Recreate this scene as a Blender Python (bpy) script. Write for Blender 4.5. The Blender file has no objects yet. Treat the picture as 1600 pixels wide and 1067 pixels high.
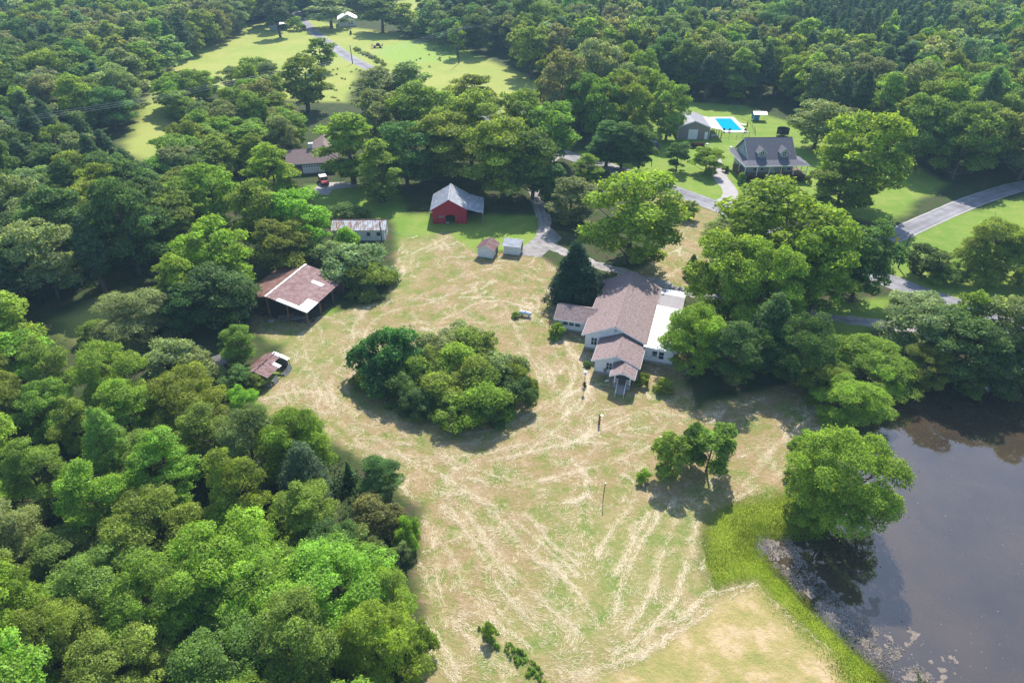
import bpy, bmesh, math, random
import numpy as np
from mathutils import Vector, Matrix

SC = bpy.context.scene
COL = SC.collection
R = math.radians
rng = np.random.default_rng(7)
rnd = random.Random(11)

# ------------------------------------------------------------------ camera, sky, sun, exposure
CAM_H, CAM_F, CAM_P = 60.0, 1067.0, R(33.5)
cd = bpy.data.cameras.new("camera")
cam = bpy.data.objects.new("camera", cd)
COL.objects.link(cam)
cam.location = (0, 0, CAM_H)
cam.rotation_euler = (math.pi / 2 - CAM_P, 0, 0)
cd.sensor_width = 36.0
cd.lens = 36.0 * CAM_F / 1600.0
cd.clip_start, cd.clip_end = 0.5, 9000
SC.camera = cam

SUN_EL, SUN_AZ = R(46), R(80)          # direction to the sun, azimuth from +X towards +Y
w = bpy.data.worlds.new("World")
SC.world = w
w.use_nodes = True
nt = w.node_tree
bg = nt.nodes["Background"]
sky = nt.nodes.new("ShaderNodeTexSky")
sky.sky_type = 'NISHITA'
sky.sun_disc = False
sky.sun_elevation = SUN_EL
sky.sun_rotation = R(90) - SUN_AZ
sky.air_density, sky.dust_density, sky.ozone_density = 1.0, 0.6, 2.0
nt.links.new(sky.outputs[0], bg.inputs[0])
bg.inputs[1].default_value = 0.15

sd = bpy.data.lights.new("sun", 'SUN')
sd.energy = 4.3
sd.angle = R(0.5)
sd.color = (1.0, 0.955, 0.89)
sun = bpy.data.objects.new("sun", sd)
COL.objects.link(sun)
sv = Vector((math.cos(SUN_EL) * math.cos(SUN_AZ), math.cos(SUN_EL) * math.sin(SUN_AZ), math.sin(SUN_EL)))
sun.rotation_euler = sv.to_track_quat('Z', 'Y').to_euler()
sun.location = (0, 0, 200)

SC.view_settings.view_transform = 'Standard'
SC.view_settings.look = 'None'
SC.view_settings.gamma = 1.0
SC.view_settings.exposure = 0.9
SC.view_settings.use_curve_mapping = False
cy = SC.cycles
SC.render.engine = 'CYCLES'
cy.max_bounces, cy.diffuse_bounces, cy.glossy_bounces, cy.transmission_bounces = 7, 4, 2, 4
cy.volume_bounces = 0
cy.caustics_reflective = cy.caustics_refractive = False
cy.use_denoising = True
cy.denoiser = 'OPENIMAGEDENOISE'
cy.denoising_input_passes = 'RGB_ALBEDO_NORMAL'
cy.denoising_prefilter = 'NONE'

# ------------------------------------------------------------------ survey: points of the place read from the photograph
def G(u, v, z=0.0):
    s, c = math.sin(CAM_P), math.cos(CAM_P)
    a, b = (533.5 - v) / CAM_F, (u - 800) / CAM_F
    t = (CAM_H - z) / (s - a * c)
    return Vector((b * t, (c + a * s) * t, z))

def PX(x, y, z):
    s, c = math.sin(CAM_P), math.cos(CAM_P)
    dz = z - CAM_H
    dep = y * c - dz * s
    return 800 + CAM_F * x / dep, 533.5 - CAM_F * (y * s + dz * c) / dep, dep

# ------------------------------------------------------------------ helpers: objects
def link(o):
    COL.objects.link(o)
    return o

def tag(o, label=None, cat=None, group=None, kind=None):
    for k, v in (("label", label), ("category", cat), ("group", group), ("kind", kind)):
        if v:
            o[k] = v
    return o

def thing(name, label, cat, loc=(0, 0, 0), rz=0.0, group=None):
    o = bpy.data.objects.new(name, None)
    o.empty_display_size = 0.3
    link(o)
    o.location = loc
    o.rotation_euler = (0, 0, rz)
    return tag(o, label, cat, group)

class MB:
    """collects solids and surfaces; build() links them as one mesh object"""
    def __init__(s):
        s.v, s.f, s.mi = [], [], []
    def add(s, vs, fs, m=0):
        n = len(s.v)
        s.v += [tuple(p) for p in vs]
        s.f += [tuple(i + n for i in f) for f in fs]
        s.mi += [m] * len(fs)
        return s
    def box(s, x0, x1, y0, y1, z0, z1, m=0):
        v = [(x0, y0, z0), (x1, y0, z0), (x1, y1, z0), (x0, y1, z0), (x0, y0, z1), (x1, y0, z1), (x1, y1, z1), (x0, y1, z1)]
        return s.add(v, [(3, 2, 1, 0), (4, 5, 6, 7), (0, 1, 5, 4), (1, 2, 6, 5), (2, 3, 7, 6), (3, 0, 4, 7)], m)
    def prism(s, poly, axis, a, b, m=0):
        """polygon given in the two other axes, extruded along axis from a to b"""
        n = len(poly)
        def P(p, t):
            return {'x': (t, p[0], p[1]), 'y': (p[0], t, p[1]), 'z': (p[0], p[1], t)}[axis]
        v = [P(p, a) for p in poly] + [P(p, b) for p in poly]
        f = [tuple(range(n))[::-1], tuple(range(n, 2 * n))]
        for i in range(n):
            j = (i + 1) % n
            f.append((i, j, n + j, n + i))
        return s.add(v, f, m)
    def slab(s, p0, p1, p2, p3, t=0.12, m=0):
        """four corners of the upper face (counter-clockwise from above), thickness downwards"""
        v = [Vector(p) for p in (p0, p1, p2, p3)]
        d = Vector((0, 0, -t))
        v += [p + d for p in v]
        return s.add(v, [(0, 1, 2, 3), (7, 6, 5, 4), (0, 4, 5, 1), (1, 5, 6, 2), (2, 6, 7, 3), (3, 7, 4, 0)], m)
    def tube(s, pts, rad, n=7, m=0, caps=True):
        pts = [Vector(p) for p in pts]
        if not hasattr(rad, '__len__'):
            rad = [rad] * len(pts)
        vs, fs = [], []
        for i, p in enumerate(pts):
            d = (pts[min(i + 1, len(pts) - 1)] - pts[max(i - 1, 0)]).normalized()
            a = d.cross(Vector((0, 0, 1)) if abs(d.z) < 0.9 else Vector((1, 0, 0))).normalized()
            b = d.cross(a)
            for k in range(n):
                t = 2 * math.pi * k / n
                vs.append(p + (a * math.cos(t) + b * math.sin(t)) * rad[i])
        for i in range(len(pts) - 1):
            for k in range(n):
                k2 = (k + 1) % n
                fs.append((i * n + k, i * n + k2, (i + 1) * n + k2, (i + 1) * n + k))
        if caps:
            fs.append(tuple(range(n)))
            fs.append(tuple(range((len(pts) - 1) * n, len(pts) * n))[::-1])
        return s.add(vs, fs, m)
    def lathe(s, prof, c=(0, 0, 0), n=16, m=0):
        vs, fs = [], []
        for r, z in prof:
            for k in range(n):
                t = 2 * math.pi * k / n
                vs.append((c[0] + r * math.cos(t), c[1] + r * math.sin(t), c[2] + z))
        for i in range(len(prof) - 1):
            for k in range(n):
                k2 = (k + 1) % n
                fs.append((i * n + k, i * n + k2, (i + 1) * n + k2, (i + 1) * n + k))
        return s.add(vs, fs, m)
    def mesh(s, name, mats):
        me = bpy.data.meshes.new(name)
        me.from_pydata([tuple(p) for p in s.v], [], s.f)
        if not isinstance(mats, (list, tuple)):
            mats = [mats]
        for m in mats:
            me.materials.append(m)
        if len(mats) > 1:
            me.polygons.foreach_set("material_index", s.mi)
        bm = bmesh.new()
        bm.from_mesh(me)
        bmesh.ops.recalc_face_normals(bm, faces=bm.faces)
        bm.to_mesh(me)
        bm.free()
        return me
    def build(s, name, mats, parent=None, smooth=False, loc=(0, 0, 0), rz=0.0):
        me = s.mesh(name, mats)
        if smooth:
            me.polygons.foreach_set("use_smooth", [True] * len(me.polygons))
        return place(name, me, parent, loc, rz)

def place(name, me, parent=None, loc=(0, 0, 0), rz=0.0):
    o = bpy.data.objects.new(name, me)
    link(o)
    o.location = loc
    o.rotation_euler = (0, 0, rz)
    o.parent = parent
    return o

def npmesh(name, verts, faces, mat, attr=None):
    """verts (n,3), faces (m,4) or (m,3)"""
    me = bpy.data.meshes.new(name)
    nv, nf, k = len(verts), len(faces), faces.shape[1]
    me.vertices.add(nv)
    me.vertices.foreach_set("co", np.ascontiguousarray(verts, np.float32).ravel())
    me.loops.add(nf * k)
    me.loops.foreach_set("vertex_index", np.ascontiguousarray(faces, np.int32).ravel())
    me.polygons.add(nf)
    me.polygons.foreach_set("loop_start", np.arange(nf, dtype=np.int32) * k)
    if attr is not None:
        for an, (dom, typ, val) in attr.items():
            a = me.attributes.new(an, typ, dom)
            a.data.foreach_set("color" if typ == 'FLOAT_COLOR' else "value", np.ascontiguousarray(val, np.float32).ravel())
    me.materials.append(mat)
    me.update(calc_edges=True)
    return me

# ------------------------------------------------------------------ helpers: materials
def new_mat(name):
    m = bpy.data.materials.new(name)
    m.use_nodes = True
    n = m.node_tree.nodes
    return m, m.node_tree, n, n["Principled BSDF"]

def _noise(nt, scale, detail=4.0, rough=0.55, vec=None, stretch=None, dist=0.0):
    n = nt.nodes.new("ShaderNodeTexNoise")
    n.inputs["Scale"].default_value = scale
    n.inputs["Detail"].default_value = detail
    n.inputs["Roughness"].default_value = rough
    n.inputs["Distortion"].default_value = dist
    if vec is not None:
        if stretch:
            mp = nt.nodes.new("ShaderNodeMapping")
            mp.inputs["Scale"].default_value = stretch
            nt.links.new(vec, mp.inputs[0])
            vec = mp.outputs[0]
        nt.links.new(vec, n.inputs["Vector"])
    return n.outputs["Fac"]

def _ramp(nt, fac, stops):
    r = nt.nodes.new("ShaderNodeValToRGB")
    e = r.color_ramp.elements
    while len(e) < len(stops):
        e.new(0.5)
    for el, (p, c) in zip(e, stops):
        el.position = p
        el.color = (*c, 1) if len(c) == 3 else c
    nt.links.new(fac, r.inputs[0])
    return r.outputs[0]

def _mix(nt, fac, a, b, typ='MIX'):
    n = nt.nodes.new("ShaderNodeMix")
    n.data_type = 'RGBA'
    n.blend_type = typ
    for sock, val in ((n.inputs[0], fac), (n.inputs[6], a), (n.inputs[7], b)):
        if hasattr(val, "links") or isinstance(val, bpy.types.NodeSocket):
            nt.links.new(val, sock)
        elif isinstance(val, (int, float)):
            sock.default_value = val
        else:
            sock.default_value = (*val, 1)
    return n.outputs[2]

def _math(nt, op, a, b=None, clamp=False):
    n = nt.nodes.new("ShaderNodeMath")
    n.operation = op
    n.use_clamp = clamp
    for i, val in enumerate((a, b)):
        if val is None:
            continue
        if isinstance(val, (int, float)):
            n.inputs[i].default_value = val
        else:
            nt.links.new(val, n.inputs[i])
    return n.outputs[0]

def _pos(nt):
    return nt.nodes.new("ShaderNodeNewGeometry").outputs["Position"]

def _bump(nt, bsdf, h, strength=0.4, dist=0.05):
    b = nt.nodes.new("ShaderNodeBump")
    b.inputs["Strength"].default_value = strength
    b.inputs["Distance"].default_value = dist
    nt.links.new(h, b.inputs["Height"])
    nt.links.new(b.outputs[0], bsdf.inputs["Normal"])

def mat(name, c1, c2=None, scale=2.0, rough=0.7, metal=0.0, stops=None, stretch=None, bump=0.0, bscale=None, detail=5.0, spec=0.3):
    m, nt, n, b = new_mat(name)
    b.inputs["Roughness"].default_value = rough
    b.inputs["Metallic"].default_value = metal
    b.inputs["Specular IOR Level"].default_value = spec
    p = _pos(nt)
    if c2 is None:
        c2 = tuple(x * 0.85 for x in c1)
    f = _noise(nt, scale, detail, 0.6, p, stretch)
    nt.links.new(_ramp(nt, f, stops or [(0.35, c1), (0.65, c2)]), b.inputs["Base Color"])
    if bump:
        _bump(nt, b, _noise(nt, bscale or scale * 8, 3, 0.6, p), bump)
    return m

M = {}
M['white'] = mat("white_paint", (0.80, 0.80, 0.79), (0.70, 0.70, 0.69), 0.7, 0.55)
M['siding'] = mat("white_siding", (0.78, 0.79, 0.80), (0.68, 0.69, 0.70), 1.2, 0.5, stretch=(1, 1, 6))
M['oldwhite'] = mat("weathered_white_boards", (0.72, 0.73, 0.72), (0.5, 0.48, 0.44), 1.6, 0.75, stretch=(1, 1, 5), stops=[(0.4, (0.74, 0.75, 0.74)), (0.6, (0.6, 0.59, 0.56)), (0.72, (0.36, 0.32, 0.27))])
M['shingle'] = mat("brown_shingles", (0.24, 0.175, 0.155), (0.36, 0.28, 0.255), 3.5, 0.9, stops=[(0.3, (0.145, 0.10, 0.09)), (0.5, (0.235, 0.17, 0.155)), (0.7, (0.32, 0.245, 0.23))], bump=0.5, bscale=9)
M['greyshingle'] = mat("grey_shingles", (0.105, 0.10, 0.115), (0.16, 0.152, 0.17), 2.5, 0.9, bump=0.4, bscale=8)
M['whiteroof'] = mat("white_roof_membrane", (0.86, 0.86, 0.85), (0.8, 0.8, 0.79), 0.5, 0.5)
M['greyroof'] = mat("grey_carport_roof", (0.27, 0.24, 0.24), (0.22, 0.20, 0.20), 0.8, 0.7)
M['rust'] = mat("rusty_roof_sheet", (0.3, 0.1, 0.07), (0.4, 0.28, 0.26), 0.9, 0.7, 0.0, stretch=(1.5, 1.5, 1.5), stops=[(0.26, (0.14, 0.055, 0.042)), (0.46, (0.20, 0.105, 0.095)), (0.62, (0.26, 0.165, 0.155)), (0.8, (0.37, 0.28, 0.27))])
M['rustdark'] = mat("dark_rust_sheet", (0.15, 0.07, 0.05), (0.22, 0.11, 0.08), 0.8, 0.8)
M['galv'] = mat("galvanised_sheet", (0.48, 0.49, 0.51), (0.36, 0.37, 0.39), 1.2, 0.42, 0.3)
M['galvold'] = mat("weathered_galvanised_sheet", (0.5, 0.5, 0.52), (0.25, 0.12, 0.07), 1.3, 0.6, 0.15, stretch=(2.2, 0.6, 0.6), stops=[(0.36, (0.58, 0.60, 0.64)), (0.5, (0.40, 0.38, 0.38)), (0.6, (0.30, 0.17, 0.11)), (0.75, (0.20, 0.09, 0.05))])
M['tinroof'] = mat("grey_tin_roof", (0.42, 0.44, 0.47), (0.28, 0.28, 0.30), 1.0, 0.55, 0.2)
M['barnred'] = mat("barn_red_boards", (0.42, 0.028, 0.05), (0.30, 0.02, 0.035), 1.0, 0.75, stretch=(3, 3, 0.4))
M['wood'] = mat("bare_timber", (0.24, 0.15, 0.08), (0.15, 0.095, 0.055), 2.0, 0.8, stretch=(2, 2, .4))
M['greywood'] = mat("weathered_grey_timber", (0.26, 0.235, 0.21), (0.16, 0.145, 0.13), 2.0, 0.85, stretch=(2, 2, .4))
M['polewood'] = mat("utility_pole_wood", (0.14, 0.105, 0.08), (0.09, 0.07, 0.055), 2.0, 0.85)
M['block'] = mat("concrete_block", (0.36, 0.36, 0.37), (0.28, 0.28, 0.29), 2.0, 0.9)
M['concrete'] = mat("pale_concrete", (0.38, 0.345, 0.33), (0.31, 0.28, 0.27), 0.6, 0.85)
M['taupe'] = mat("taupe_metal_wall", (0.26, 0.225, 0.21), (0.23, 0.20, 0.185), 0.5, 0.5)
M['shoproof'] = mat("grey_metal_roof", (0.30, 0.28, 0.30), (0.26, 0.245, 0.26), 0.5, 0.45)
M['tan'] = mat("tan_canopy_sheet", (0.62, 0.53, 0.47), (0.56, 0.48, 0.42), 0.5, 0.6)
M['bluegrey'] = mat("blue_grey_siding", (0.38, 0.43, 0.47), (0.33, 0.38, 0.42), 1.0, 0.6)
M['brownroof'] = mat("brown_house_roof", (0.22, 0.155, 0.14), (0.17, 0.12, 0.11), 2.0, 0.9)
M['brick'] = mat("brown_house_wall", (0.16, 0.115, 0.09), (0.12, 0.085, 0.07), 2.0, 0.9)
M['glass'] = mat("dark_window_glass", (0.02, 0.03, 0.045), (0.035, 0.05, 0.07), 0.6, 0.08, spec=0.6)
M['black'] = mat("black_paint", (0.015, 0.015, 0.017), (0.025, 0.025, 0.027), 1.0, 0.35, spec=0.5)
M['blackmetal'] = mat("black_metal_rail", (0.02, 0.02, 0.022), None, 1.0, 0.5)
M['rubber'] = mat("tyre_rubber", (0.02, 0.02, 0.02), (0.03, 0.03, 0.03), 2.0, 0.9)
M['chrome'] = mat("bright_metal", (0.6, 0.6, 0.62), None, 1.0, 0.3, 0.9)
M['carred'] = mat("red_car_paint", (0.35, 0.02, 0.03), None, 1.0, 0.3, spec=0.5)
M['tank'] = mat("pale_tank_paint", (0.62, 0.68, 0.72), (0.55, 0.6, 0.64), 0.8, 0.45)
M['bluetarp'] = mat("blue_tarp", (0.08, 0.22, 0.36), (0.06, 0.18, 0.3), 0.8, 0.6)
M['net'] = mat("black_net", (0.02, 0.025, 0.035), (0.03, 0.035, 0.05), 2.0, 0.8)
M['redleaf'] = mat("red_flowers", (0.28, 0.04, 0.06), (0.14, 0.05, 0.04), 3.0, 0.8)
M['yellow'] = mat("yellow_sign_face", (0.75, 0.38, 0.02), None, 1.0, 0.5)
M['greenpost'] = mat("green_steel_post", (0.03, 0.07, 0.045), None, 2.0, 0.6)
M['bluebox'] = mat("pale_blue_box", (0.45, 0.5, 0.68), None, 2.0, 0.6)
M['wire'] = mat("aluminium_wire", (0.6, 0.62, 0.64), None, 1.0, 0.45, 0.4)
M['bark'] = mat("grey_brown_bark", (0.13, 0.10, 0.075), (0.08, 0.062, 0.048), 1.5, 0.95, stretch=(2, 2, .5))
M['pinebark'] = mat("pine_bark", (0.17, 0.115, 0.08), (0.10, 0.07, 0.05), 1.5, 0.95, stretch=(2, 2, .5))

# foliage: colour from the object, tone from the leaf, light passing through the leaf
def leaf_mat(name, trans=0.52, gloss=0.015):
    m = bpy.data.materials.new(name)
    m.use_nodes = True
    nt = m.node_tree
    nt.nodes.clear()
    out = nt.nodes.new("ShaderNodeOutputMaterial")
    oi = nt.nodes.new("ShaderNodeObjectInfo")
    at = nt.nodes.new("ShaderNodeAttribute")
    at.attribute_name = "tone"
    hsv = nt.nodes.new("ShaderNodeHueSaturation")
    ins = nt.nodes.new("ShaderNodeAttribute")          # the far mass carries its colour on each instance
    ins.attribute_type, ins.attribute_name = 'INSTANCER', "tint"
    sep = nt.nodes.new("ShaderNodeSeparateColor")
    nt.links.new(ins.outputs["Color"], sep.inputs[0])
    nt.links.new(_mix(nt, _math(nt, 'GREATER_THAN', sep.outputs[1], 0.002), oi.outputs["Color"], ins.outputs["Color"]), hsv.inputs["Color"])
    # every plant drifts a little in hue and value, every leaf in value
    h = _math(nt, 'ADD', _math(nt, 'MULTIPLY', oi.outputs["Random"], 0.018), 0.4915)
    nt.links.new(h, hsv.inputs["Hue"])
    v = _math(nt, 'MULTIPLY', _math(nt, 'ADD', _math(nt, 'MULTIPLY', oi.outputs["Random"], 0.4), 0.8), at.outputs["Fac"])
    nt.links.new(v, hsv.inputs["Value"])
    dif = nt.nodes.new("ShaderNodeBsdfDiffuse")
    tr = nt.nodes.new("ShaderNodeBsdfTranslucent")
    gl = nt.nodes.new("ShaderNodeBsdfGlossy")
    gl.inputs["Roughness"].default_value = 0.6
    gl.inputs["Color"].default_value = (0.8, 0.85, 0.8, 1)
    nt.links.new(hsv.outputs[0], dif.inputs["Color"])
    warm = _mix(nt, 1.0, hsv.outputs[0], (1.35, 1.2, 0.55), 'MULTIPLY')
    nt.links.new(warm, tr.inputs["Color"])
    m1 = nt.nodes.new("ShaderNodeMixShader")
    m1.inputs[0].default_value = trans
    nt.links.new(dif.outputs[0], m1.inputs[1])
    nt.links.new(tr.outputs[0], m1.inputs[2])
    m2 = nt.nodes.new("ShaderNodeMixShader")
    m2.inputs[0].default_value = gloss
    nt.links.new(m1.outputs[0], m2.inputs[1])
    nt.links.new(gl.outputs[0], m2.inputs[2])
    nt.links.new(m2.outputs[0], out.inputs["Surface"])
    return m
M['leaf'] = leaf_mat("broad_leaves")
M['needle'] = leaf_mat("needles", 0.3, 0.015)
M['blade'] = leaf_mat("grass_blades", 0.4, 0.01)

# ------------------------------------------------------------------ numpy noise and masks
_tab = rng.random((256, 256))
def vnoise(x, y, s):
    x, y = np.asarray(x) / s + 91.3, np.asarray(y) / s + 47.7
    xi, yi = np.floor(x).astype(int), np.floor(y).astype(int)
    fx, fy = x - xi, y - yi
    fx, fy = fx * fx * (3 - 2 * fx), fy * fy * (3 - 2 * fy)
    t = lambda i, j: _tab[i % 256, j % 256]
    return (t(xi, yi) * (1 - fx) + t(xi + 1, yi) * fx) * (1 - fy) + (t(xi, yi + 1) * (1 - fx) + t(xi + 1, yi + 1) * fx) * fy

def fnoise(x, y, s):
    return (vnoise(x, y, s) + 0.5 * vnoise(x, y, s / 2.1) + 0.25 * vnoise(x, y, s / 4.3)) / 1.75

def sdf(px, py, poly):
    """signed distance, positive inside"""
    poly = np.asarray(poly, float)
    d = np.full(px.shape, 1e18)
    ins = np.zeros(px.shape, bool)
    n = len(poly)
    for i in range(n):
        a, b = poly[i], poly[(i + 1) % n]
        e = b - a
        wx, wy = px - a[0], py - a[1]
        t = np.clip((wx * e[0] + wy * e[1]) / (e @ e + 1e-12), 0, 1)
        d = np.minimum(d, (wx - t * e[0]) ** 2 + (wy - t * e[1]) ** 2)
        c = ((a[1] > py) != (b[1] > py)) & (px < (b[0] - a[0]) * (py - a[1]) / (b[1] - a[1] + 1e-12) + a[0])
        ins ^= c
    d = np.sqrt(d)
    return np.where(ins, d, -d)

def ss(x, a, b):
    t = np.clip((x - a) / (b - a), 0, 1)
    return t * t * (3 - 2 * t)

def gpoly(pts, z=0.0):
    return [tuple(G(u, v, z)[:2]) for u, v in pts]

def polydist(px, py, line):
    d = np.full(px.shape, 1e18)
    for a, b in zip(line[:-1], line[1:]):
        a, b = np.asarray(a[:2], float), np.asarray(b[:2], float)
        e = b - a
        t = np.clip(((px - a[0]) * e[0] + (py - a[1]) * e[1]) / (e @ e + 1e-12), 0, 1)
        d = np.minimum(d, (px - a[0] - t * e[0]) ** 2 + (py - a[1] - t * e[1]) ** 2)
    return np.sqrt(d)

def spline(pts, n=8):
    """Catmull-Rom through the points"""
    P = [np.asarray(p, float) for p in pts]
    P = [2 * P[0] - P[1]] + P + [2 * P[-1] - P[-2]]
    out = []
    for i in range(1, len(P) - 2):
        for k in range(n):
            t = k / n
            a, b, c, d = P[i - 1], P[i], P[i + 1], P[i + 2]
            out.append(0.5 * (2 * b + (c - a) * t + (2 * a - 5 * b + 4 * c - d) * t * t + (3 * b - a - 3 * c + d) * t ** 3))
    out.append(P[-2])
    return out
# ------------------------------------------------------------------ the land
WATER_Z = -0.45
POND = gpoly([(1392, 612), (1410, 575), (1500, 560), (1620, 560), (1850, 560), (2300, 800), (2300, 1500), (1560, 1500), (1455, 1160), (1398, 1067),
              (1330, 1005), (1270, 948), (1215, 890), (1180, 850), (1190, 832), (1235, 836), (1285, 832), (1318, 790), (1345, 740), (1362, 690), (1372, 650)])
HAY = gpoly([(395, 470), (470, 500), (600, 470), (625, 370), (700, 362), (745, 395), (845, 400), (905, 440), (945, 440), (1010, 415), (1060, 345), (1010, 320), (960, 300), (1060, 305), (1150, 345), (1180, 380),
             (1090, 440), (1060, 470), (1090, 640), (1300, 570), (1330, 600), (1300, 680), (1260, 720), (1250, 770), (1150, 790), (1110, 830), (1105, 880), (1120, 920), (1180, 905), (1240, 960),
             (1300, 1010), (1340, 1067), (1400, 1150), (1350, 1300), (600, 1300), (640, 1067), (665, 960), (640, 860), (650, 800), (590, 730), (520, 690), (440, 670), (405, 640), (395, 610), (440, 590), (440, 540), (380, 510)])
DRYMOW = gpoly([(905, 1067), (990, 1035), (1050, 1000), (1120, 945), (1180, 910), (1225, 960), (1290, 1010), (1345, 1067), (1420, 1180), (1400, 1350), (800, 1350)])
BANK = gpoly([(1125, 800), (1180, 780), (1260, 770), (1330, 740), (1330, 840), (1240, 850), (1200, 860), (1260, 940), (1340, 1010), (1420, 1080), (1520, 1250), (1440, 1300), (1350, 1100), (1290, 1010), (1215, 945), (1180, 905), (1120, 915), (1105, 880), (1110, 830)])
LAWNS = [gpoly(p) for p in (
    [(1000, 170), (1080, 160), (1160, 165), (1260, 200), (1330, 240), (1420, 250), (1480, 285), (1385, 350), (1290, 330), (1140, 340), (1050, 300), (940, 255), (880, 240), (930, 235), (1000, 235)],
    [(1385, 372), (1450, 350), (1600, 305), (1800, 300), (1800, 450), (1600, 480), (1480, 470), (1390, 430)],
    [(480, 290), (540, 285), (620, 300), (640, 340), (560, 345), (500, 335)],
    [(610, 335), (840, 335), (850, 390), (690, 400), (620, 390)],
    [(1380, 505), (1400, 480), (1480, 470), (1300, 470), (1250, 510), (1260, 560), (1330, 560)],
    [(400, 490), (520, 480), (540, 520), (430, 540)],
    [(400, 640), (470, 640), (520, 690), (440, 670)],
    [(440, 560), (450, 600), (420, 610), (400, 590)],
)]
PASTURE = [gpoly(p) for p in (
    [(215, 185), (240, 130), (285, 82), (385, 36), (460, 26), (560, 45), (690, 60), (800, 110), (880, 140), (790, 180), (700, 150), (640, 130), (560, 110), (545, 160), (480, 160), (330, 140), (260, 185), (290, 200), (240, 260), (190, 240)],
    [(640, 0), (760, -12), (800, -20), (740, 20), (660, 20), (560, 30), (500, 20)],
    [(90, 500), (190, 455), (180, 500), (130, 530)],
    [(1430, 410), (1500, 380), (1600, 330), (1800, 330), (1800, 480), (1480, 470)],
)]
BRIGHTP = gpoly([(590, 75), (640, 62), (700, 68), (760, 85), (720, 95), (640, 100), (600, 95)])

GREENER = gpoly([(860, 770), (1000, 790), (1115, 800), (1120, 930), (1000, 1010), (880, 1070), (690, 1070), (780, 960), (840, 900)])
GREENER2 = [gpoly(p) for p in ([(400, 480), (560, 470), (500, 600), (420, 590)], [(420, 640), (520, 660), (600, 740), (540, 720)], [(660, 640), (560, 620), (540, 600), (640, 680), (760, 690), (830, 650)], [(620, 370), (700, 365), (640, 470), (600, 470)], [(640, 1000), (720, 1000), (760, 1080), (640, 1080)])]

def axis(segs):
    out = []
    for a, b, n in segs:
        out += list(np.linspace(a, b, n, endpoint=False))
    return np.array(out + [segs[-1][1]])
gx = axis([(-3000, -600, 12), (-600, -200, 60), (-200, -62, 90), (-62, 72, 230), (72, 200, 90), (200, 600, 60), (600, 3000, 12)])
gy = axis([(-1500, -60, 12), (-60, 28, 30), (28, 135, 190), (135, 250, 110), (250, 560, 120), (560, 900, 30), (900, 3200, 16)])
X, Y = np.meshgrid(gx, gy)
px, py = X.ravel(), Y.ravel()
jx = px + (fnoise(px, py, 6) - 0.5) * 3.0
jy = py + (fnoise(px + 300, py, 6) - 0.5) * 3.0
m_hay = ss(sdf(jx, jy, HAY), -0.8, 1.2)
m_dry = ss(sdf(px + (jx - px) * .5, py + (jy - py) * .5, DRYMOW), -0.7, 1.1)
m_bank = ss(sdf(px + (jx - px) * .5, py + (jy - py) * .5, BANK), -0.9, 1.0)
m_lawn = np.zeros_like(px)
for p in LAWNS:
    m_lawn = np.maximum(m_lawn, ss(sdf(jx, jy, p), -1.5, 1.5))
m_past = np.zeros_like(px)
for p in PASTURE:
    m_past = np.maximum(m_past, ss(sdf(jx, jy, p), -3, 3))
m_brp = np.maximum(ss(sdf(jx, jy, BRIGHTP), -4, 4), ss(sdf(jx, jy, GREENER), -4, 5))
for q_ in GREENER2:
    m_brp = np.maximum(m_brp, 0.8 * ss(sdf(jx, jy, q_), -2.5, 3))
pd = sdf(px + (jx - px) * .35, py + (jy - py) * .35, POND)
pz = -1.6 * ss(pd, -2.2, 3.0)
m_mud = ss(pd, -0.9, 0.6)

# windrows of cut hay: lines along which the mower went
def P2(pts):
    return spline([np.array(G(u, v)[:2]) for u, v in pts], 10)
ROWS = []
for pts in ([(985, 790), (958, 828), (932, 868)], [(1032, 800), (1000, 850), (975, 905), (955, 965)], [(1056, 810), (1036, 870), (1010, 935), (975, 985)], [(1092, 812), (1078, 870), (1056, 935), (1010, 990), (960, 1020)],
            [(1112, 845), (1104, 872), (1098, 892)], [(1012, 800), (985, 850), (962, 900)], [(1182, 908), (1125, 922), (1068, 958)], [(1186, 912), (1110, 958), (1030, 1004), (960, 1036), (890, 1060)],
            [(636, 780), (690, 850), (745, 925), (800, 975)], [(690, 790), (742, 850), (785, 925), (840, 985)], [(728, 800), (768, 860), (800, 910)], [(745, 820), (800, 890), (858, 950), (905, 990)],
            [(770, 800), (828, 866), (885, 905)], [(628, 760), (672, 830), (690, 930), (700, 980)], [(700, 880), (755, 955), (830, 1010)], [(655, 880), (700, 960), (760, 1020), (800, 1050)], [(820, 800), (862, 850), (905, 885)],
            [(660, 960), (690, 1010), (720, 1060)], [(860, 880), (910, 940), (935, 985)]):
    ROWS.append((P2(pts), 0.8))
isl = G(692, 600)
for k, q in enumerate((1.12, 1.3, 1.5, 1.72)):       # loops round the thicket
    pts = []
    for a in np.linspace(-2.7, 2.9, 14):
        pts.append(np.array((isl.x + 13.2 * q * math.cos(a + 3.9) * 0.95, isl.y + 1 + 9.5 * q * math.sin(a + 3.9))))
    ROWS.append((spline(pts, 8), 0.45))
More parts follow.
